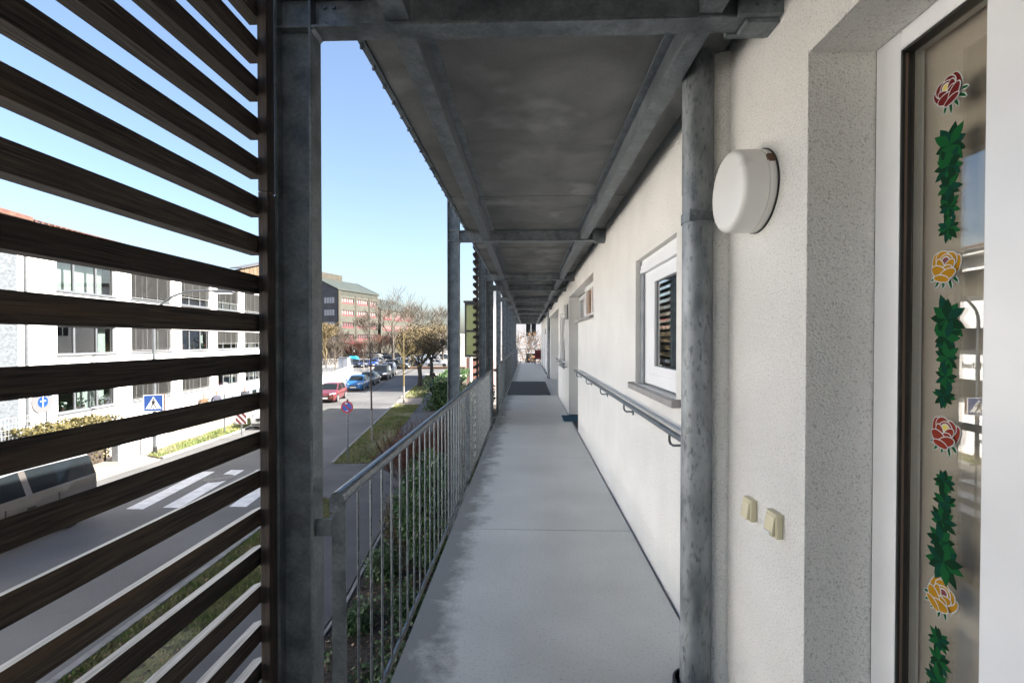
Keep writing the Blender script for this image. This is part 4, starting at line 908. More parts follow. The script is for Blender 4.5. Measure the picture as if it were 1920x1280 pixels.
def car(name, kind, x, y, ang, m, label, cat='car', group=None, roof=None, detail=True):
    """front of the car points to local -Y; ang turns it about Z"""
    P = PROF[kind]; L, W, H = P['L'], P['W'] / 2, P['H']; st = P['st']
    t = thing(name, (x, y, GZ + .01), label, cat, group)
    zb_rel = {'hatch': .64, 'sedan': .64, 'suv': .64, 'minivan': .57, 'van': .66}[kind]
    def sec(f, zt, code):
        yy = -L / 2 + f * L
        ends = min(1, .80 + f * 5 * .2 / .35) if f < .07 else min(1, .86 + (1 - f) * 4) if f > .95 else 1
        w = W * ends; cabin = zt > zb_rel + .03; belt = min(zb_rel, zt - .025)
        wt = w * .90 if not cabin else w * (.95 - .20 * (zt - zb_rel) / (1 - zb_rel))
        lift = .0 if .04 < f < .96 else .04
        return [(w * .90, yy, (.13 + lift) * H), (w * .985, yy, (.20 + lift) * H), (w, yy, .38 * H), (w * .985, yy, (belt - .02) * H if belt > .42 else .40 * H), (w * .965, yy, belt * H if belt > .43 else .41 * H),
                (wt, yy, (zt - (.035 if cabin else .008)) * H), (wt * .86, yy, (zt - .004) * H), (0, yy, (zt + .012) * H)]
    S = [sec(*s) for s in st]
    body = MB(); gl = MB(); rf = MB()
    def put(mb, q): mb.add(q, [(0, 1, 2, 3)])
    for i in range(len(S) - 1):
        a, b = S[i], S[i + 1]; ca = st[i][2]; cb = st[i + 1][2]
        for j in range(7):
            isside = j == 4 and ((ca in (2, 1) and cb in (2, 3)) or (ca == 2 and cb == 4))
            if ca == 3: isside = False
            istop = j == 6 and ((ca == 1) or ca == 4)
            q = [a[j], b[j], b[j + 1], a[j + 1]]; qm = [(-p[0], p[1], p[2]) for p in q][::-1]
            tgt = gl if (isside or istop) else (rf if (roof and j >= 5 and ca in (2, 3)) else body)
            put(tgt, q); put(tgt, qm)
    for s, rev in ((S[0], False), (S[-1], True)):
        poly = [p for p in s] + [(-p[0], p[1], p[2]) for p in s[-2::-1]]
        body.add(poly, [tuple(range(len(poly)))[::-1 if rev else 1]])
    body.box(-W * .88, W * .88, -L * .48, L * .48, .12 * H, .16 * H)
    def B(mb, nm, mm, smooth=False, bevel=0):
        mb.v = [(*rot2((p[0], p[1]), ang), p[2]) for p in mb.v]; mb.v = [(p[0] + x, p[1] + y, p[2] + GZ + .01) for p in mb.v]
        return mb.build(nm, mm, t, smooth=smooth, bevel=bevel, angle=38)
    # merge duplicate corners so the paint shades smoothly
    def weld(mb):
        d = {}; nv = []; mp = []
        for p in mb.v:
            k = (round(p[0], 4), round(p[1], 4), round(p[2], 4))
            if k not in d: d[k] = len(nv); nv.append(p)
            mp.append(d[k])
        mb.f = [[mp[i] for i in f] for f in mb.f]; keep = [len(set(f)) > 2 for f in mb.f]
        mb.f = [list(dict.fromkeys(f)) for f, k in zip(mb.f, keep) if k]; mb.m = [q for q, k in zip(mb.m, keep) if k]; mb.v = nv
    for q in (body, gl, rf): weld(q)
    B(body, 'body', m, True); B(gl, 'window', CGLASS, True)
    if roof: B(rf, 'roof', roof, True)
    r = P['r']
    for f in P['wh']:
        yy = -L / 2 + f * L
        for sx in (-1, 1):
            ar = MB(); ar.lathe([(r + .055, -.004), (r + .055, .004)], 24, (0, 0, 0), 0); ar.v = [(sx * (W + .002) + p[0], yy + p[1], max(.13 * H, r + p[2])) for p in ar.v]; B(ar, 'wheel_arch', BLACK)
            ty = MB(); ty.lathe([(r - .09, -.09), (r - .02, -.10), (r, -.07), (r, .07), (r - .02, .10), (r - .09, .09)], 24, (0, 0, 0), 0); ty.v = [(sx * (W - .085) + p[0], yy + p[1], r + p[2]) for p in ty.v]
            wo_ = B(ty, 'wheel', TYRE, True)
            if detail:
                rm = MB(); rm.lathe([(r - .085, 0), (r - .085, .012), (r - .115, .012), (r - .115, 0)], 22, (0, 0, 0), 0)
                for q in range(5):
                    for dd in (-.09, .09):
                        a = 2 * math.pi * q / 5 + dd; rm.tube([(.008, .03 * math.cos(a), .03 * math.sin(a)), (.010, (r - .10) * math.cos(a + dd), (r - .10) * math.sin(a + dd))], .014, 5)
                rm.lathe([(.045, 0), (.045, .014)], 12, (0, 0, 0), 0)
                rm.v = [(sx * (W + .016 + abs(p[0])), yy + p[1], r + p[2]) for p in rm.v]
                rm.v = [(*rot2((p[0], p[1]), ang), p[2]) for p in rm.v]; rm.v = [(p[0] + x, p[1] + y, p[2] + GZ + .01) for p in rm.v]; rm.build('rim', RIM, wo_)
    zf = st[2][1] * H - .04
    for sx in (-1, 1):
        h = MB(); h.add([(sx * W * .50, -L / 2 + .012 * L, zf - .03), (sx * W * .93, -L / 2 + .055 * L, zf + .02), (sx * W * .95, -L / 2 + .075 * L, zf - .09), (sx * W * .52, -L / 2 + .0 * L, zf - .14),
                         (sx * W * .50, -L / 2 - .012, zf - .03), (sx * W * 1.0, -L / 2 + .045 * L, zf + .02), (sx * W * 1.0, -L / 2 + .065 * L, zf - .09), (sx * W * .52, -L / 2 - .022, zf - .14)],
                        [(0, 1, 2, 3), (7, 6, 5, 4), (0, 4, 5, 1), (1, 5, 6, 2), (2, 6, 7, 3), (3, 7, 4, 0)]); B(h, 'headlight', LIGHTG)
        h = MB().box(sx * W * .70 - .12, sx * W * .70 + .12, L / 2 - .03, L / 2 + .012, .48 * H, .60 * H); B(h, 'tail_light', TAIL)
        h = MB().box(sx * (W + .09) - .08, sx * (W + .09) + .08, -L / 2 + .295 * L, -L / 2 + .33 * L, (zb_rel + .0) * H, (zb_rel + .085) * H); B(h, 'mirror', m, False, .02)
    h = MB().box(-W * .48, W * .48, -L / 2 - .012, -L / 2 + .05, .30 * H, .40 * H); h.box(-W * .75, W * .75, -L / 2 - .008, -L / 2 + .05, .155 * H, .215 * H); B(h, 'grille', BLACK)
    h = MB().box(-.26, .26, -L / 2 - .022, -L / 2 - .013, .235 * H, .235 * H + .11); h.box(-.26, .26, L / 2 + .005, L / 2 + .014, .40 * H, .40 * H + .11); B(h, 'number_plate', SWHITE)
    if detail and kind in ('van', 'minivan', 'suv'):
        for sx in (-1, 1):
            h = MB(); h.tube([(sx * W * .66, -L * .06, 1.01 * H), (sx * W * .66, -L * .03, 1.035 * H), (sx * W * .66, L * .36, 1.02 * H), (sx * W * .66, L * .40, .99 * H)], .018, 6); B(h, 'roof_rail', ALU if kind != 'van' else RIM)
    if kind == 'van':
        h = MB()
        for k in range(7): xx = -W * .5 + W * k / 6; h.box(xx - .012, xx + .012, -L * .02, L * .40, 1.006 * H, 1.0115 * H + .008)
        B(h, 'roof_rib', roof or m)
        for sx in (-1, 1):
            h = MB().box(sx * (W * .992) - .012, sx * (W * .992) + .012, L * .03, L * .075, .47 * H, .50 * H); h.box(sx * (W * .992) - .006, sx * (W * .992) + .006, -L * .085, -L * .078, .2 * H, .56 * H); h.box(sx * (W * .992) - .006, sx * (W * .992) + .006, L * .21, L * .217, .38 * H, .56 * H); B(h, 'door_seam', BLACK)
    return t
ST_A = R(7.5)
car('parked_van', 'van', -13.02, 10.72, R(4), paint('brown_grey_paint', (.20, .18, .165), .4), 'brown grey van with long dark side windows parked left of the zebra crossing', 'van', roof=paint('silver_roof', (.52, .53, .54), .5))
def stc(name, kind, fx, fy, c, label, cat='car', group='cars parked along the left kerb', ang=ST_A, m=None):
    """fx, fy: middle of the car's front edge"""
    L = PROF[kind]['L']; d = rot2((0, L / 2), ang)
    return car(name, kind, fx + d[0], fy + d[1], ang, m or paint('paint_' + '_'.join(str(int(q * 100)) for q in c), c), label, cat, group)
stc('parked_car', 'suv', -14.62, 25.6, (.60, .61, .62), 'white car facing us behind the striped warning board')
stc('parked_car', 'hatch', -16.0, 31.4, (.42, .55, .05), 'lime yellow car only just showing beside the nearest column')
stc('parked_car', 'hatch', -16.1, 36.6, (.24, .05, .06), 'red hatchback with silver front parked at the left kerb')
stc('parked_car', 'hatch', -17.0, 45.2, (.02, .19, .50), 'bright blue hatchback parked behind the red one')
stc('parked_car', 'sedan', -17.75, 50.6, (.055, .07, .09), 'dark blue grey car parked behind the bright blue hatchback')
stc('parked_minivan', 'minivan', -18.3, 57.2, (.018, .018, .022), 'black minivan parked in the row along the kerb', 'minivan', ang=R(9))
stc('parked_minivan', 'minivan', -19.3, 63.5, (.13, .14, .155), 'dark silver minivan last in the row along the kerb', 'minivan', ang=R(10))
def at(px, py):   # ground point seen at a pixel of the photograph
    x = (px - 960) / 880; z = -(py - 649) / 880; p = math.atan(11.4 / 880); a = math.atan(29 / 880)
    y2 = math.cos(p) + z * math.sin(p); z2 = z * math.cos(p) - math.sin(p)
    d = (x * math.cos(a) - y2 * math.sin(a), x * math.sin(a) + y2 * math.cos(a), z2); t_ = -5.0 / z2
    return d[0] * t_, d[1] * t_
PKL = [(742, 692, 'suv', (.045, .05, .05), 78, 'dark green grey estate car crossing at the junction'),
 (662, 688, 'sedan', (.03, .035, .05), 20, 'black car beside the bright blue container'), (679, 689, 'hatch', (.04, .05, .12), 12, 'dark blue hatchback second from the bright blue container'),
 (697, 687, 'hatch', (.03, .10, .42), 18, 'royal blue hatchback in the far car park'), (711, 682, 'sedan', (.58, .58, .58), 95, 'white car behind the royal blue hatchback'),
 (727, 681, 'suv', (.05, .06, .08), 85, 'dark blue suv behind the large bare tree'), (752, 683, 'sedan', (.35, .37, .40), 100, 'silver car right of the large bare tree trunk'),
 (768, 687, 'sedan', (.03, .04, .07), 96, 'navy car in front of the covered pale van'), (700, 672, 'van', (.60, .60, .58), 80, 'white van in the back row of the car park'),
 (722, 671, 'sedan', (.30, .33, .38), 95, 'grey blue car in the back row of the car park'), (745, 671, 'hatch', (.06, .12, .22), 90, 'small blue car in the back row left of the covered van'),
 (818, 688, 'sedan', (.62, .62, .62), 92, 'white car between the two round topped trees and the second column'), (806, 675, 'van', (.60, .59, .57), 88, 'white van with red roof sign in the back row'),
 (832, 674, 'sedan', (.10, .14, .17), 96, 'dark teal car in the back row near the second column'), (775, 671, 'suv', (.25, .27, .30), 90, 'grey suv in the back row of the car park')]
for px, py, kind, c, a, lab in PKL:
    x, y = at(px, py); L = PROF[kind]['L']
    car('parked_car' if kind != 'van' else 'parked_van', kind, x, y + 1.0, R(a), paint('paint_%d_%d' % (px, py), c), lab, 'car' if kind != 'van' else 'van', 'cars in the far car park', detail=False)
x, y = at(783, 687); t = thing('covered_van', (x, y + 2, GZ), 'van under a pale silver blue cover in the far car park', 'van')
mb = MB(); NS = 20
for i in range(NS + 1):
    f = i / NS; hh = 2.3 * (math.sin(min(1, f * 4) * math.pi / 2) ** .5 if f < .25 else math.sin(min(1, (1 - f) * 5) * math.pi / 2) ** .5)
    for k in range(11):
        a = math.pi * k / 10; r_ = 1 + .04 * math.sin(f * 40 + k)
        mb.v.append((x - 2.9 + 5.8 * f, y + 2 - 1.05 * math.cos(a) * r_ * (1 if 0 < k < 10 else 1.05), GZ + max(0.02, hh * r_ * (math.sin(a) ** .45 if a > .01 and a < 3.14 else 0))))
for i in range(NS):
    for k in range(10): mb.f.append([i * 11 + k, (i + 1) * 11 + k, (i + 1) * 11 + k + 1, i * 11 + k + 1]); mb.m.append(0)
mb.build('cover', mat('silver_cover', (.34, .40, .46), (.42, .48, .54), 3, rough=.5), t, smooth=True, angle=80)
for sx in (-1.7, 1.7): MB().lathe([(.34, -.1), (.34, .1)], 16, (x + sx, y + .95, GZ + .34), 1).build('wheel', TYRE, t)
# portable cabins by the car park
x, y = at(659, 687); t = thing('recycling_container', (x, y, GZ), 'bright blue container with an orange mark beside the pale cabin', 'container')
BL = mat('container_blue', (.01, .27, .47), (.02, .33, .55), 2, rough=.5)
mb = MB().box(x - .9, x + .9, y, y + 1.6, GZ + .1, GZ + 1.55); mb.add([(x - .9, y, GZ + 1.551), (x + .9, y, GZ + 1.551), (x + .9, y + 1.6, GZ + 1.551), (x - .9, y + 1.6, GZ + 1.551), (x - .6, y + .4, GZ + 1.95), (x + .6, y + .4, GZ + 1.95), (x + .6, y + 1.2, GZ + 1.95), (x - .6, y + 1.2, GZ + 1.95)], [(4, 5, 6, 7), (0, 1, 5, 4), (1, 2, 6, 5), (2, 3, 7, 6), (3, 0, 4, 7)]); mb.build('bin', BL, t, bevel=.03)
mb = MB(); mb.lathe([(.2, -.03), (.2, 0)], 16, (x, y - .001, GZ + .9), 1); mb.build('mark', mat('orange_mark', (.6, .3, .08), rough=.6), t); MB().box(x - .3, x + .3, y - .02, y - .001, GZ + 1.3, GZ + 1.5).build('slot', BLACK, t)
x, y = at(643, 690); t = thing('pale_cabin', (x, y, GZ), 'pale grey white electric cabin left of the bright blue container', 'cabin')
MB().box(x - .85, x + .85, y, y + 1.2, GZ, GZ + 1.85).build('housing', mat('cabin_grey', (.5, .5, .52), rough=.6), t, bevel=.03); MB().box(x - .95, x + .95, y - .1, y + 1.3, GZ + 1.86, GZ + 1.95).build('lid', ALU, t); MB().box(x - .02, x + .02, y - .012, y - .001, GZ + .15, GZ + 1.75).build('door_seam', BLACK, t)
# white garden wall with fence on the left
WA, WB = at(600, 722), at(660, 695)
t = thing('garden_wall', (*WA, GZ), 'white garden wall with wire fence along the left pavement in the distance', 'wall')
d = Vector((WB[0] - WA[0], WB[1] - WA[1])); Lw = d.length; d.normalize(); nn = Vector((-d.y, d.x))
MB().obox((WA[0] + d.x * (Lw / 2 - 5), WA[1] + d.y * (Lw / 2 - 5)), d, nn, Lw / 2 + 5, .12, GZ, GZ + .95).build('wall', FWHITE, t)
for i in range(9):
    q = -9 + i * (Lw + 9) / 8; c = (WA[0] + d.x * q, WA[1] + d.y * q); MB().obox(c, d, nn, .03, .03, GZ + .951, GZ + 2.1).build('fence_post', ALU, t)
mb = MB()
for z in (.2, .45, .7, .95): mb.tube([(WA[0] - d.x * 9, WA[1] - d.y * 9, GZ + 1.1 + z), (WB[0], WB[1], GZ + 1.1 + z)], .012, 4)
mb.build('wire', ALU, t)

# ================================================================== TREES AND SHRUBS
def branch(mb, p, d, L, r, lev, spread, rnd, up=.15, nmin=.010):
    """recursive bare branch"""
    k = 3 if lev > 1 else 2; pts = [Vector(p)]; rad = [r]; dd = Vector(d).normalized()
    for i in range(k):
        dd = (dd + Vector((rnd.gauss(0, .10), rnd.gauss(0, .10), up * .35))).normalized(); pts.append(pts[-1] + dd * L / k); rad.append(max(nmin, r * (1 - .38 * (i + 1) / k)))
    mb.tube(pts, rad, 7 if r > .09 else 4 if r > .03 else 3, cap=False)
    if lev == 0: return
    n = rnd.choice((3, 4)) if lev > 1 else rnd.choice((3, 4, 5))
    for i in range(n):
        f = rnd.uniform(.45, 1) if i else 1.0; a = f * k; q = min(int(a), k - 1); b = pts[q].lerp(pts[q + 1], a - q)
        ax_ = Vector((rnd.gauss(0, 1), rnd.gauss(0, 1), rnd.gauss(0, .5))).normalized(); nd = (dd + ax_ * spread * rnd.uniform(.6, 1.2) + Vector((0, 0, up))).normalized()
        branch(mb, b, nd, L * rnd.uniform(.62, .86), rad[-1] * rnd.uniform(.55, .8), lev - 1, spread, rnd, up, nmin)
def bare_tree(x, y, h, seed, label, trunk=.2, lev=5, spread=.75, group='bare trees', nmin=.012, fork=.3, mtr=None, mcr=None, up=.12, nb=4):
    rnd = random.Random(seed); t = thing('bare_tree', (x, y, GZ), label, 'tree', group); hf = h * fork
    mb = MB(); mb.tube([(x, y, GZ - .05), (x + rnd.uniform(-.05, .05), y, GZ + hf * .5), (x + rnd.uniform(-.1, .1), y, GZ + hf)], [trunk * 1.25, trunk, trunk * .85], 10); top = mb.v[-1]; mb.build('trunk', mtr or BARK, t, smooth=True)
    cr = MB(); p = (x, y, GZ + hf - .05)
    for i in range(nb):
        a = 2 * math.pi * (i + rnd.uniform(-.2, .2)) / nb; tilt = rnd.uniform(.35, .75) if i else .1
        branch(cr, p, (math.cos(a) * tilt, math.sin(a) * tilt, 1), h * .27, trunk * .55, lev - 1, spread, rnd, up, nmin)
    cr.build('crown', mcr or TWIG, t); return t
x, y = at(737, 681); bare_tree(x, y, 15.5, 3, 'large spreading bare tree in the middle of the far car park', .28, 5, .80, nmin=.022)
x, y = at(700, 676); bare_tree(x, y, 12.0, 5, 'bare tree in front of the red window bands of the far office block', .2, 5, .7, nmin=.03)
x, y = at(785, 676); bare_tree(x, y, 14, 8, 'bare tree behind the two round topped trees', .22, 5, .75, nmin=.025)
x, y = at(830, 675); bare_tree(x, y, 13.5, 9, 'bare tree just left of the second column', .2, 5, .75, nmin=.022)
x, y = at(612, 690); bare_tree(x, y, 9.5, 11, 'bushy tan bare tree right beside the nearest column', .14, 6, .8, nmin=.025, fork=.15, mcr=OLIVE)
x, y = at(640, 678); bare_tree(x, y, 8, 12, 'small bare tree before the red entrance canopy', .12, 5, .8, nmin=.025)
# young street trees
def young(px, py, h, seed, label, m1, m2, hm, r=.05, lev=4):
    x, y = at(px, py); rnd = random.Random(seed); t = thing('young_tree', (x, y, GZ), label, 'tree', 'young street trees')
    lean = rnd.uniform(-.02, .0)
    mb = MB(); mb.tube([(x, y, GZ), (x + lean * hm, y, GZ + hm)], [r * 1.2, r], 8); mb.build('trunk', m1, t, smooth=True)
    mb = MB(); mb.tube([(x + lean * hm, y, GZ + hm), (x + lean * h * .7, y, GZ + h * .7), (x + lean * h, y, GZ + h)], [r, r * .7, .012], 6)
    for i in range(15):
        f = rnd.uniform(.34, .96); a = rnd.uniform(0, 6.28); L = (1 - f) * h * .42 + .35
        branch(mb, (x + lean * h * f, y, GZ + h * f), (math.cos(a), math.sin(a), .75), L * .55, r * .30 * (1.1 - f), 2, .6, rnd, .1, .006)
    mb.build('crown', m2, t)
young(698, 828, 6.8, 1, 'thin young tree with whitewashed foot in the grass by the no stopping sign', BARKW, BARK, 1.55, .045)
young(757, 757, 5.9, 2, 'thin young tree with yellow lichen on its trunk in the second grass strip', BARKW, LICHEN, 1.4, .07)
young(629, 716, 5.2, 4, 'pale young tree in front of the white garden wall', BARKW, TWIG, 1.4, .06)
young(682, 694, 6.0, 6, 'pale young tree at the edge of the far car park', BARKW, TWIG, 1.4, .07)
# two dense round topped trees
def round_tree(px, py, h, rx, seed, label, dx=0):
    x, y = at(px, py); rnd = random.Random(seed); random.seed(seed); t = thing('round_tree', (x, y, GZ), label, 'tree', 'round topped trees')
    mb = MB(); mb.tube([(x, y, GZ), (x + .05, y, GZ + h * .18), (x - .05, y, GZ + h * .32)], [.30, .22, .22], 12); mb.build('trunk', BARK, t, smooth=True)
    cr = MB()
    for i in range(6):
        a = i * 1.05; branch(cr, (x, y, GZ + h * .30), (math.cos(a) * .75, math.sin(a) * .75, 1), h * .20, .13, 4, .75, rnd, .06, .012)
    cr.build('branches', BARK, t)
    c = (x + dx, y, GZ + h * .69); lf = leafmass(6500, c, (rx, rx, h * .30), .16, .5, hollow=.25)
    lf.build('crown', OLIVE, t)
round_tree(787, 725, 6.9, 2.5, 21, 'round topped olive brown tree, nearer of the two by the path', -.2)
round_tree(809, 707, 7.6, 3.0, 22, 'round topped olive brown tree, farther of the two, right of the nearer one', .4)
# brushwood behind the car park
random.seed(5)
def bush(x, y, r, h, n, m, name, label, group=None, size=.12, asp=.5, stems=True):
    t = thing(name, (x, y, GZ), label, 'bush', group)
    leafmass(n, (x, y, GZ + h * .55), (r, r, h * .5), size, asp, hollow=.3).build('foliage', m, t)
    if stems:
        mb = MB(); rnd = random.Random(int(x * 100))
        for i in range(7): a = i * .9; branch(mb, (x, y, GZ), (math.cos(a) * .5, math.sin(a) * .5, 1), h * .4, .03, 2, .6, rnd, .1, .006)
        mb.build('stems', BARK, t)
    return t
for i, (px, py, r, h, lab) in enumerate([(665, 676, 3.5, 4.5, 'brown brush left of the blue containers'), (690, 672, 4, 5, 'brown brush in front of the far office block entrance'), (760, 671, 6, 8, 'wide brown brush behind the covered van'),
        (725, 670, 5, 6.5, 'brown brush behind the large bare tree'), (800, 670, 6, 9, 'tall brown brush behind the round topped trees'), (608, 684, 3.6, 5.5, 'pale tan brush at the edge of the nearest column')]):
    x, y = at(px, py); rnd = random.Random(50 + i); t = thing('brushwood', (x, y, GZ), lab, 'bush', 'brushwood behind the car park')
    mb = MB()
    for k in range(26):
        a = rnd.uniform(0, 6.28); q = rnd.uniform(0, r * .8); branch(mb, (x + q * math.cos(a), y + q * math.sin(a), GZ), (rnd.gauss(0, .3), rnd.gauss(0, .3), 1), h * .42, .05, 3, .6, rnd, .1, .022)
    mb.build('stems', [BROWNL, TWIG, BARK][i % 3] if i != 5 else TWIG, t)
tag(MB().obox((at(790, 692)[0], at(790, 692)[1] + 1), (1, .03), (-.03, 1), 7.5, .5, GZ, GZ + .35).build('ground_cover', mat('rust_ground_cover', (.08, .034, .016), (.12, .065, .034), 6, rough=.9, bump=.8, bscale=8, dist=.1)), kind='stuff')
# evergreen hedge at the right of the path
t = thing('evergreen_hedge', (-5.6, 36, GZ), 'dark green evergreen hedge beside the path behind the second column', 'hedge')
mb = MB()
for i in range(9000):
    u = random.random(); y = 32.8 + 11 * u; cx = -5.55 - .9 * u; wx = 1.05
    zt = GZ + 2.15 + .12 * math.sin(y * 2.1) + random.uniform(-.12, .12)
    if random.random() < .4: p = (cx + random.uniform(-wx, wx), y, zt)
    elif random.random() < .6: p = (cx - wx + random.uniform(-.12, .1), y, random.uniform(GZ, zt))
    else: p = (cx + random.uniform(-wx, wx), 32.8 + random.uniform(-.15, .1), random.uniform(GZ, zt))
    mb.leaf(p, .15, .55)
mb.build('foliage', LAUREL, t)
mb = MB(); mb.add([(-6.45, 33, GZ), (-4.65, 33, GZ), (-5.6, 43.5, GZ), (-7.3, 43.5, GZ), (-6.45, 33, GZ + 1.95), (-4.65, 33, GZ + 1.95), (-5.6, 43.5, GZ + 1.95), (-7.3, 43.5, GZ + 1.95)], [(4, 5, 6, 7), (0, 1, 5, 4), (1, 2, 6, 5), (2, 3, 7, 6), (3, 0, 4, 7)]); mb.build('stems', SOIL, t)
t = thing('evergreen_hedge', (-3.3, 30, GZ), 'dark green evergreen hedge between the second column and the louvre screen', 'hedge')
leafmass(5000, (-3.3, 31, GZ + 1.1), (1.1, 3.2, 1.3), .15, .55, hollow=.5).build('foliage', LAUREL, t)
# planting under the railing
def laurel(x, y, r, h, n, label):
    t = thing('laurel_bush', (x, y, GZ), label, 'bush', 'glossy laurel bushes under the railing'); mb = MB()
    for i in range(n):
        v = Vector((random.gauss(0, 1), random.gauss(0, 1), random.gauss(0, 1))).normalized(); q = random.uniform(.25, 1) ** .45; b = 1 + .22 * mnoise.noise(v * 2 + Vector((x, y, 0)))
        p = (x + v.x * r[0] * q * b, y + v.y * r[1] * q * b, GZ + h * .52 + v.z * h * .5 * q * b)
        s = random.uniform(.09, .16); d = Vector((v.x * .6 + random.gauss(0, .5), v.y * .6 + random.gauss(0, .5), random.gauss(.25, .4))).normalized(); sd = d.cross(Vector((0, 0, 1)) + Vector((random.gauss(0, .3), random.gauss(0, .3), 0))).normalized(); upv = sd.cross(d)
        a = Vector(p); w_ = s * .24
        mb.add([a, a + d * s * .35 + sd * w_ + upv * .012, a + d * s * .75 + sd * w_ * .7 + upv * .008, a + d * s - upv * .012, a + d * s * .75 - sd * w_ * .7 + upv * .008, a + d * s * .35 - sd * w_ + upv * .012, a + d * s * .5 - upv * .006],
               [(0, 1, 6), (1, 2, 6), (2, 3, 6), (3, 4, 6), (4, 5, 6), (5, 0, 6)])
    mb.build('foliage', LAUREL, t)
    mb = MB(); rnd = random.Random(3)
    for i in range(8): a = i * .8; branch(mb, (x, y, GZ), (math.cos(a) * .5, math.sin(a) * .5, 1), h * .35, .025, 2, .6, rnd, .15, .008)
    mb.build('stems', BARK, t)
laurel(-2.12, 10.5, (.80, 1.15, 0), 2.35, 4600, 'tall glossy green laurel bush right behind the railing bars')
laurel(-1.7, 13.6, (.8, 1.3, 0), 2.2, 2500, 'second glossy laurel bush farther along the railing')
for i, (x, y, r, h, lab) in enumerate([(-3.02, 9.6, .36, .75, 'dark juniper shrub at the path edge before the laurel'), (-3.15, 11.4, .5, 1.25, 'yellowish green juniper shrub left of the laurel'), (-2.95, 7.9, .32, .42, 'low dark green shrub nearest to the path'),
        (-1.75, 6.4, .6, .5, 'bright green low shrub closest to the gallery'), (-2.3, 5.6, .4, .36, 'low green shrub at the foot of the end post'), (-2.1, 8.4, .45, .4, 'small ivy clump below the laurel')]):
    t = thing('low_shrub', (x, y, GZ), lab, 'shrub', 'low shrubs in the planting bed')
    leafmass(1700, (x, y, GZ + h * .45), (r, r, h * .6), .075, .35, hollow=.2).build('foliage', JUNI if i != 1 else HEDGEY, t)
    mb = MB(); rnd = random.Random(i)
    for q in range(6): branch(mb, (x, y, GZ), (math.cos(q) * .7, math.sin(q) * .7, 1), h * .4, .012, 1, .6, rnd, .1, .005)
    mb.build('stems', BARK, t)
mb = MB()
for i in range(9000):
    x, y = random.uniform(-3.3, -.8), random.uniform(2.6, 22)
    if mnoise.noise(Vector((x * 1.3, y * 1.3, 7))) < -.06: continue
    mb.leaf((x, y, GZ + .06 + random.uniform(0, .22)), .085, .6)
tag(mb.build('ground_cover', JUNI), kind='stuff')
t = thing('red_twig_bush', (-2.85, 13.6, GZ), 'red brown twiggy bush behind the laurel at the path edge', 'bush')
mb = MB(); rnd = random.Random(4)
for i in range(40): a = rnd.uniform(0, 6.28); branch(mb, (-2.85 + rnd.gauss(0, .35), 13.6 + rnd.gauss(0, .6), GZ), (rnd.gauss(0, .3), rnd.gauss(0, .3), 1), 1.0, .014, 3, .5, rnd, .15, .006)
mb.build('stems', BROWNL, t)
leafmass(1200, (-2.85, 13.6, GZ + 1.15), (.7, 1.1, 1.15), .07, .5, hollow=.2).build('foliage', BROWNL, t)

# ================================================================== FAR BUILDINGS
def face_building(name, loc, label): return thing(name, (*loc, GZ), label, 'building')
# long office block with mono-pitch roof
C1 = Vector((-51.4, 126)); C2 = Vector((-46.0, 143.0)); u = (C2 - C1).normalized(); n_ = Vector((u.y, -u.x)); LB = (C2 - C1).length
hb = face_building('office_block', C1, 'tall green grey office block with red window bands and sloping roof in the distance')
def bp(s, d, z): p = C1 + u * s - n_ * d; return (p.x, p.y, z)
def bbox(mb, s0, s1, d0, d1, z0, z1):
    P = [bp(s, d, z) for z in (z0, z1) for s, d in ((s0, d0), (s1, d0), (s1, d1), (s0, d1))]; mb.add(P, [(3, 2, 1, 0), (4, 5, 6, 7), (0, 1, 5, 4), (1, 2, 6, 5), (2, 3, 7, 6), (3, 0, 4, 7)])
ZE = 15.3; rows = [(11.7, 13.3), (8.35, 9.95), (5.0, 6.6), (1.65, 3.25)]
bays = [(1.6, 6.6), (7.9, 12.9), (14.0, 17.2)]
mb = MB(); wall_holes(mb, lambda s, z, d: bp(s, d, z), 0, LB, GZ, ZE, [(a, b, c, d) for a, b in bays for c, d in rows], .6); mb.build('wall', METCLAD, hb)
mb = MB()
for s in (0.0, 7.0, 13.25): bbox(mb, s + .05, s + .85, -.12, -.002, GZ, ZE - 1.2 if s else ZE)
mb.build('pier', CONC, hb)
mb = MB()
for i in range(60):
    s = .1 + i * .295
    if s < LB - .1: bbox(mb, s, s + .07, -.05, -.003, 13.9, ZE)
mb.build('cladding_rib', METROOF, hb)
for c, d in rows:
    for a, b in bays:
        mb = MB(); bbox(mb, a, b, .25, .3, c, d); o = mb.build('window', mat('pale_pane_%d' % int(c * 100 + a), (.16, .145, .145) if c > 7 else (.07, .055, .06), rough=.15), hb)
        fr = MB(); k = max(3, int((b - a) / .85))
        for q in range(k + 1): s = a + (b - a) * q / k; bbox(fr, max(a + .002, s - .09), min(b - .002, s + .09), .12, .24, c + .002, d - .002)
        bbox(fr, a + .002, b - .002, .10, .119, c + .002, c + .45); fr.build('frame', REDF, o)
mb = MB(); mb.add([bp(-.1, .3, GZ), bp(-.1, 16, GZ), bp(-.1, 16, ZE + 3), bp(-.1, 8, ZE + 3.6), bp(-.1, .0, ZE)], [(0, 1, 2, 3, 4)]); mb.build('end_wall', DGREY, hb); mb = MB(); mb.add([bp(LB, .3, GZ), bp(LB, 16, GZ), bp(LB, 16, ZE + 3), bp(LB, 8, ZE + 3.6), bp(LB, .0, ZE)], [(4, 3, 2, 1, 0)])
mb.build('end_wall', DGREY, hb)
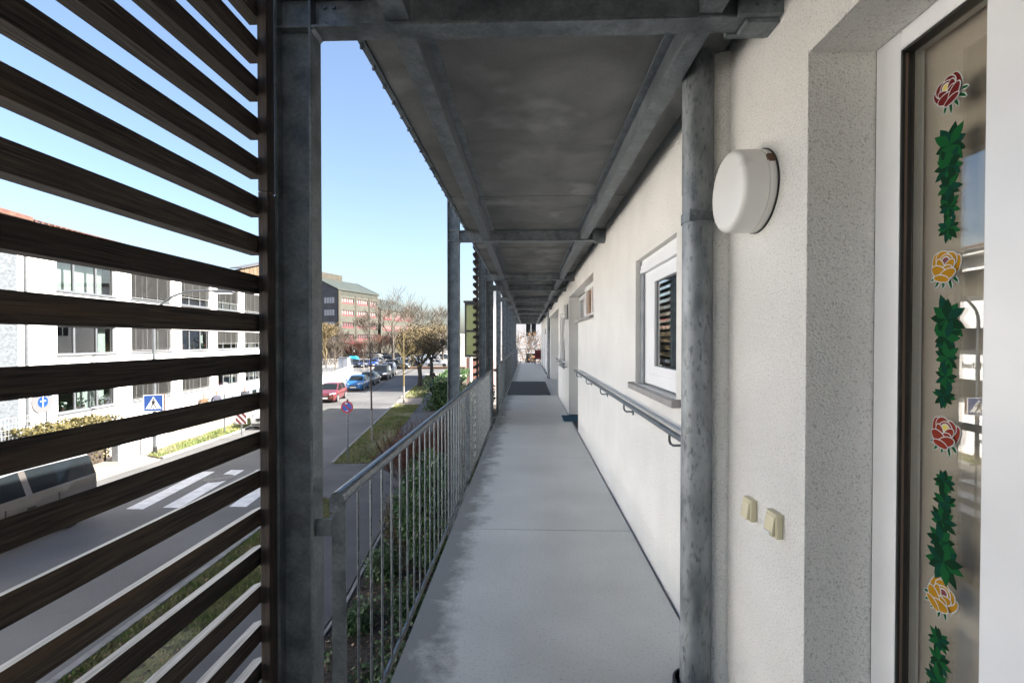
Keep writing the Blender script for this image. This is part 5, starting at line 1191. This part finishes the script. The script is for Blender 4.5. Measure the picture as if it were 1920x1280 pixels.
for c, d in rows:
    mb = MB(); bbox(mb, -.16, -.105, 1.0, 4.6, c, d); o = mb.build('window', mat('end_pane', (.30, .30, .33), rough=.2), hb)
    fr = MB(); 
    for q in range(5): bbox(fr, -.2, -.161, 1.0 + q * .88, 1.12 + q * .88, c, d)
    fr.build('frame', DGREY, o)
mb = MB(); mb.add([bp(-.4, -.3, ZE + .01), bp(LB + .3, -.3, ZE + .01), bp(LB + .3, 8.2, ZE + 3.75), bp(-.4, 8.2, ZE + 3.75), bp(-.4, -.3, ZE + .25), bp(LB + .3, -.3, ZE + .25), bp(LB + .3, 8.2, ZE + 4.0), bp(-.4, 8.2, ZE + 4.0)], [(3, 2, 1, 0), (4, 5, 6, 7), (0, 1, 5, 4), (1, 2, 6, 5), (2, 3, 7, 6), (3, 0, 4, 7)])
rfo = mb.build('roof', METROOF, hb)
mb = MB(); bbox(mb, LB + .301, LB + .45, -.35, 8.3, ZE - .1, ZE + .0); mb.add([bp(LB + .302, -.3, ZE + .0), bp(LB + .302, 8.2, ZE + 3.7), bp(LB + .302, 8.2, ZE + 4.1), bp(LB + .302, -.3, ZE + .35), bp(LB + .45, -.3, ZE + .0), bp(LB + .45, 8.2, ZE + 3.7), bp(LB + .45, 8.2, ZE + 4.1), bp(LB + .45, -.3, ZE + .35)], [(0, 1, 2, 3), (7, 6, 5, 4), (0, 4, 5, 1), (1, 5, 6, 2), (2, 6, 7, 3), (3, 7, 4, 0)]); mb.build('verge', BLACK, rfo)
mb = MB(); bbox(mb, 1, 11.5, 8.0, 11, ZE + 3.4, ZE + 5.6); mb.build('roof_house', CONC, rfo)
mb = MB(); bbox(mb, 0, LB - 1, 8.3, 15.9, GZ, ZE + 2.9); mb.build('back_wall', DGREY, hb)
# red canopy and pale boards at its foot
mb = MB(); mb.add([bp(.5, -.4, 1.2), bp(14, -.4, 1.2), bp(14, -3.2, .1), bp(2.2, -3.2, .1), bp(.5, -.4, 1.35), bp(14, -.4, 1.35), bp(14, -3.2, .25), bp(2.2, -3.2, .25)], [(3, 2, 1, 0), (4, 5, 6, 7), (0, 1, 5, 4), (1, 2, 6, 5), (2, 3, 7, 6), (3, 0, 4, 7)]); mb.build('canopy', mat('red_canopy', (.085, .013, .018), (.11, .02, .028), 1, rough=.6), hb)
mb = MB(); bbox(mb, 2.6, 9.0, -3.0, -2.9, -1.6, .05); mb.build('board', SWHITE, hb)
mb = MB(); bbox(mb, 10, 13.6, -.6, -.5, -1.2, .9); mb.build('board', mat('orange_board', (.5, .2, .12), rough=.7), hb)
# lower second block behind
D1 = Vector((-46.0, 146)); D2 = Vector((-40.2, 164)); u2 = (D2 - D1).normalized(); n2 = Vector((u2.y, -u2.x)); L2 = (D2 - D1).length
h2 = face_building('office_block', D1, 'lower green grey office block with red bands right of the tall one')
def cp(s, d, z): p = D1 + u2 * s - n2 * d; return (p.x, p.y, z)
def cbox(mb, s0, s1, d0, d1, z0, z1):
    P = [cp(s, d, z) for z in (z0, z1) for s, d in ((s0, d0), (s1, d0), (s1, d1), (s0, d1))]; mb.add(P, [(3, 2, 1, 0), (4, 5, 6, 7), (0, 1, 5, 4), (1, 2, 6, 5), (2, 3, 7, 6), (3, 0, 4, 7)])
mb = MB(); cbox(mb, 0, L2, 0, 10, GZ, 11.2); mb.build('wall', METCLAD, h2)
mb = MB(); mb.add([cp(-.3, -.3, 11.21), cp(L2 + .3, -.3, 11.21), cp(L2 + .3, 8, 15.2), cp(-.3, 8, 15.2), cp(-.3, -.3, 11.5), cp(L2 + .3, -.3, 11.5), cp(L2 + .3, 8, 15.5), cp(-.3, 8, 15.5)], [(3, 2, 1, 0), (4, 5, 6, 7), (0, 1, 5, 4), (1, 2, 6, 5), (2, 3, 7, 6), (3, 0, 4, 7)]); mb.build('roof', METROOF, h2)
mb = MB(); mb.add([cp(L2, 0, 11.2), cp(L2, 8, 15.2), cp(L2, 8, 11.2)], [(0, 1, 2)]); mb.add([cp(0, 0, 11.2), cp(0, 8, 11.2), cp(0, 8, 15.2)], [(0, 1, 2)]); mb.build('gable', DGREY, h2)
for c in (8.0, 4.6, 1.2):
    for a in (1.0, 7.5, 13.5):
        mb = MB(); cbox(mb, a, a + 4.8, -.06, -.003, c, c + 1.6); o = mb.build('window', REDF, h2)
        mb = MB()
        for q in range(4): cbox(mb, a + .2 + q * 1.15, a + 1.1 + q * 1.15, -.09, -.061, c + .5, c + 1.4)
        mb.build('pane', mat('far_pane_%d_%d' % (c * 10, a * 10), (.12, .09, .085), rough=.3), o)
# wooden clad gable seen over the white building
gb = thing('wood_clad_attic', fp(14, 6, 5), 'tan wood clad attic wall rising over the eaves of the white building', 'attic')
mb = MB()
for i in range(30): fbox(mb, 12.2 + i * .3, 12.47 + i * .3, 5.9, 6.52 + i * .077, -.2 + .012 * (i % 2), .3)
mb.build('cladding', mat('tan_boards', (.08, .055, .03), (.11, .078, .046), 3, rough=.8), gb)
mb = MB(); mb.add([fp(12.15, 6.60, -.3), fp(21.3, 8.95, -.3), fp(21.3, 8.95, .5), fp(12.15, 6.60, .5), fp(12.15, 6.66, -.3), fp(21.3, 9.01, -.3), fp(21.3, 9.01, .5), fp(12.15, 6.66, .5)], [(3, 2, 1, 0), (4, 5, 6, 7), (0, 1, 5, 4), (1, 2, 6, 5), (2, 3, 7, 6), (3, 0, 4, 7)]); mb.build('roof', DGREY, gb)
# pale building beyond the end of the gallery, with a glazed stair at its corner
pb = thing('pale_building', (-3.6, 46, GZ), 'pale building closing the view beyond the end of the gallery', 'building')
PBH = 6.6
mb = MB(); wall_holes(mb, lambda s, z, d: (s, 46 + d, z), -3.6, 16, GZ, PBH, [(-.2, .9, 2.0, 3.4), (-.2, .9, -1.2, .3), (2.6, 3.8, 2.0, 3.4), (2.6, 3.8, -1.2, .3)], .2)
mb.box(-3.6, -3.4, 46.21, 65, GZ, PBH); mb.box(15.8, 16, 46.21, 65, GZ, PBH); mb.box(-3.6, 16, 65, 65.2, GZ, PBH); mb.build('wall', FWHITE, pb)
mb = MB().box(-4, 16.4, 45.7, 65.5, PBH + .01, PBH + .3); mb.build('roof', DGREY, pb)
for a in (-.2, 2.6):
    for c in (2.0, -1.2):
        o = MB().box(a + .002, a + 1.098, 46.10, 46.14, c + .002, c + (1.398 if c > 0 else 1.498)).build('window', CGLASS, pb)
        mb = MB()
        for q in (a + .002, a + .52, a + 1.04): mb.box(q, q + .055, 46.05, 46.099, c + .002, c + 1.39)
        mb.build('frame', WHITE, o)
gs = thing('glazed_stair', (-5, 44, GZ), 'glazed stair tower with yellow green panels in a black frame between the columns', 'stair tower')
YG = mat('yellow_green_panel', (.19, .21, .075), (.235, .255, .105), 1, rough=.3)
x0, x1, y0, y1, z0, z1 = -5.9, -3.7, 44, 45.9, .0, 4.9
mb = MB()
for x in (x0, -4.85, -3.84): mb.box(x, x + .14, y0, y0 + .14, z0, z1)
for z in (z0, 2.35, z1): mb.box(x0, x1, y0 - .01, y0 + .15, z, z + .22)
mb.box(x0, x0 + .14, y1 - .14, y1, z0, z1); mb.box(x0 - .005, x0 + .15, y0 + .15, y1, z1, z1 + .22); mb.box(x0 - .005, x0 + .15, y0 + .15, y1, z0, z0 + .22); mb.box(x0 - .1, x1 + .1, y0 - .1, y1, z1 + .23, z1 + .4); mb.build('frame', BLACK, gs)
for a, b, c, d in ((x0 + .145, -4.855, z0 + .225, 2.345), (x0 + .145, -4.855, 2.575, z1 - .005), (-4.705, -3.845, 2.575, z1 - .005)):
    MB().box(a, b, y0 + .05, y0 + .08, c, d).build('panel', YG, gs)
MB().box(-4.705, -3.845, y0 + .05, y0 + .08, z0 + .225, 2.345).build('pane', CGLASS, gs)
mb = MB().box(x0 + .2, x1, y0 + .9, y1, z0 - .1, z1); mb.build('core', FWHITE, gs)
mb = MB().tube([(-5.4, 44.6, GZ), (-5.4, 44.6, 0)], .16, 12); mb.build('pillar', FWHITE, gs)
MB().box(-5.9, -3.7, 45.2, 45.9, GZ, -.11).build('base_wall', mat('pink_brick', (.40, .20, .16), (.48, .27, .22), 8, rough=.9), gs)
# small tree with dry orange leaves at the end of the gallery
t = thing('leafy_tree', (.1, 38.5, GZ), 'small tree holding dry orange leaves beyond the end railing', 'tree')
mb = MB(); rnd = random.Random(6); mb.tube([(.1, 38.5, GZ), (.15, 38.5, -1.2)], [.12, .1], 8); mb.build('trunk', BARK, t)
mb = MB()
for i in range(6): a = i * 1.05; branch(mb, (.12, 38.5, -1.3), (math.cos(a) * .7, math.sin(a) * .7, 1), 1.7, .05, 3, .7, rnd, .1, .008)
mb.build('branches', BARK, t)
mb = MB()
for i in range(900):
    a = rnd.uniform(0, 6.28); q = rnd.uniform(0, 1.7); z = rnd.uniform(-1.2, 2.3)
    if mnoise.noise(Vector((q * math.cos(a) * 1.5, q * math.sin(a) * 1.5, z * 1.5))) < -.05: continue
    mb.leaf((.2 + q * math.cos(a), 38.5 + q * math.sin(a), z), .14, .6)
mb.build('crown', AUTUMN, t)
# distant wooded rise
hm = MB(); N = 60
for i in range(N + 1):
    x = -420 + 700 * i / N; hh = 8 + 5 * mnoise.noise(Vector((i * .25, 2, 0))) + 3 * mnoise.noise(Vector((i * .9, 5, 0)))
    hm.v += [(x, 330, GZ), (x, 345, GZ + hh), (x, 380, GZ + hh * 1.2), (x, 419, GZ)]
for i in range(N):
    for k in range(3): hm.f.append([i * 4 + k, (i + 1) * 4 + k, (i + 1) * 4 + k + 1, i * 4 + k + 1]); hm.m.append(0)
tag(hm.build('wooded_hill', mat('far_wood', (.13, .14, .13), (.20, .20, .18), .15, rough=1)), kind='structure')

# ================================================================== PEOPLE
SKIN = mat('skin', (.28, .15, .10), rough=.6)
def person(x, y, h, face, jac, leg, hair, label, pose='walk', hold=False):
    """one continuous skinned body, coloured by region; face: angle of the look direction (0 = towards -Y)"""
    k = h / 1.75
    s = .16 if pose == 'walk' else .04
    V = {'pel': (0, 0, .95), 'bel': (0, 0, 1.12), 'che': (0, -.01, 1.34), 'nek': (0, -.01, 1.50), 'nk2': (0, -.02, 1.56), 'hed': (0, -.035, 1.635), 'crn': (0, -.02, 1.70)}
    for sd, q in ((-1, 1), (1, -1)):
        S_ = str(sd)
        V['hip' + S_] = (.09 * sd, 0, .90); V['kne' + S_] = (.095 * sd, -q * s - .03, .50); V['ank' + S_] = (.095 * sd, -q * s * 1.6 + (.10 if q < 0 and pose == 'walk' else 0), .09); V['toe' + S_] = (.105 * sd, -q * s * 1.6 - .15 + (.10 if q < 0 and pose == 'walk' else 0), .035)
        V['sho' + S_] = (.17 * sd, 0, 1.44)
        if hold: V['elb' + S_] = (.23 * sd, -.06, 1.17); V['wri' + S_] = (.12 * sd, -.30, 1.16); V['hnd' + S_] = (.07 * sd, -.37, 1.20)
        else: V['elb' + S_] = (.235 * sd, q * s * .5, 1.16); V['wri' + S_] = (.24 * sd, q * s * .9 - .08, .92); V['hnd' + S_] = (.235 * sd, q * s - .11, .83)
    E_ = [('pel', 'bel'), ('bel', 'che'), ('che', 'nek'), ('nek', 'nk2'), ('nk2', 'hed'), ('hed', 'crn')]
    for sd in ('-1', '1'): E_ += [('pel', 'hip' + sd), ('hip' + sd, 'kne' + sd), ('kne' + sd, 'ank' + sd), ('ank' + sd, 'toe' + sd), ('che', 'sho' + sd), ('sho' + sd, 'elb' + sd), ('elb' + sd, 'wri' + sd), ('wri' + sd, 'hnd' + sd)]
    RD = dict(pel=(.155, .115), bel=(.14, .105), che=(.165, .12), nek=(.075, .07), nk2=(.052, .055), hed=(.082, .098), crn=(.07, .085), hip=(.095, .10), kne=(.062, .065), ank=(.045, .05), toe=(.04, .035), sho=(.075, .075), elb=(.052, .052), wri=(.035, .03), hnd=(.04, .022))
    names = list(V); me = bpy.data.meshes.new('person_sk'); me.from_pydata([tuple(c * k for c in V[n]) for n in names], [(names.index(a), names.index(b)) for a, b in E_], [])
    tmp = bpy.data.objects.new('person_sk', me); COL.objects.link(tmp)
    sk = tmp.modifiers.new('skin', 'SKIN'); sk.use_smooth_shade = True
    if not me.skin_vertices: 
        bm = bmesh.new(); bm.from_mesh(me); bm.verts.layers.skin.verify(); bm.to_mesh(me); bm.free()
    for n, v in zip(names, me.skin_vertices[0].data): r_ = RD[n[:3]]; v.radius = (r_[0] * k, r_[1] * k); v.use_root = n == 'pel'
    sb = tmp.modifiers.new('sub', 'SUBSURF'); sb.levels = 2; sb.render_levels = 2
    dg = bpy.context.evaluated_depsgraph_get(); m2 = bpy.data.meshes.new_from_object(tmp.evaluated_get(dg)); bpy.data.objects.remove(tmp)
    m2.materials.clear()
    for q in (jac, leg, SKIN, BLACK): m2.materials.append(q)
    for p in m2.polygons:
        z = p.center.z / k; r_ = abs(p.center.x) / k
        arm = r_ > .19 or (hold and p.center.y / k < -.14 and z > .9)
        p.material_index = 2 if z > 1.53 or (arm and (z < .90 or (hold and p.center.y / k < -.33))) else 0 if z > .88 or arm else 3 if z < .07 else 1
        p.use_smooth = True
    t = thing('person', (x, y, GZ + .05), label, 'person')
    b = bpy.data.objects.new('body', m2); COL.objects.link(b); b.parent = t
    mb = MB(); mb.lathe([(.001, .12)] + [(.098 * math.sin(a), .02 + .115 * math.cos(a)) for a in [math.pi * .62 * i / 6 for i in range(1, 7)]], 16)
    for i in range(16 * 7): 
        v_ = mb.v[i]; mb.v[i] = ((v_[0] * .88) * k, (v_[1] + .0 + (.02 if v_[2] < .1 else 0) - .02) * k, (v_[2] + 1.65) * k)
    ho = mb.build('hair', hair, None, smooth=True); ho.parent = t
    mb = MB()
    for sd in (-1, 1): mb.lathe([(.010, -.004), (.010, .004)], 8, (sd * .032 * k, -.135 * k, 1.645 * k), 1)
    eo = mb.build('eyes', BLACK, None); eo.parent = t
    mb = MB().add([(-.012 * k, -.13 * k, 1.60 * k), (.012 * k, -.13 * k, 1.60 * k), (0, -.155 * k, 1.607 * k), (0, -.128 * k, 1.645 * k)], [(0, 1, 2), (0, 2, 3), (1, 3, 2)]); no = mb.build('nose', SKIN, None); no.parent = t
    for sd in (-1, 1):
        wx, wy, wz = [c * k for c in V['hnd%d' % sd]]; mb = MB()
        for q in range(4): o_ = (q - 1.5) * .017 * k; mb.tube([(wx + .0, wy + o_, wz), (wx, wy + o_ - .01 * k, wz - .05 * k), (wx - sd * .015 * k, wy + o_ - .015 * k, wz - (.08 + .01 * (q in (1, 2))) * k)], [.009 * k, .008 * k, .006 * k], 6)
        mb.tube([(wx, wy - .02 * k, wz + .03 * k), (wx - sd * .01 * k, wy - .05 * k, wz - .01 * k), (wx - sd * .012 * k, wy - .055 * k, wz - .035 * k)], [.010 * k, .009 * k, .007 * k], 6)
        f_ = mb.build('fingers', SKIN, None, smooth=True); f_.parent = t
    t.rotation_euler = (0, 0, face); return t
def cloth(n, c): return mat(n, c, tuple(q * 1.2 for q in c), 8, rough=.9)
JD = cloth('black_jacket', (.018, .018, .022)); JN = cloth('blue_jeans', (.035, .07, .15)); HB = mat('brown_hair', (.05, .025, .012), rough=.6); HK = mat('red_brown_hair', (.16, .05, .02), rough=.6); HD = mat('dark_hair', (.012, .010, .009), rough=.6)
px_, py_ = at(812, 726); person(px_, py_, 1.72, R(10), JD, JN, HD, 'person in black jacket and jeans walking on the path by the round topped trees', 'walk', True)
person(-19.55, 27.7, 1.66, R(35), cloth('tan_jacket', (0.102, 0.066, 0.039)), cloth('dark_trousers', (.04, .04, .05)), HB, 'person in a tan jacket walking by the white facade, left of a pair', 'walk')
person(-19.35, 28.55, 1.78, R(40), cloth('grey_blue_jacket', (0.048, 0.051, 0.072)), cloth('black_trousers', (.02, .02, .025)), HK, 'person in a grey blue jacket walking by the white facade, right of a pair', 'walk')
person(-19.3, 31.4, 1.72, R(15), cloth('slate_jacket', (0.042, 0.045, 0.057)), cloth('navy_trousers', (.03, .035, .05)), mat('red_cap', (.30, .07, .05), rough=.7), 'person in slate jacket and red cap walking behind the sign seen edge on', 'walk')
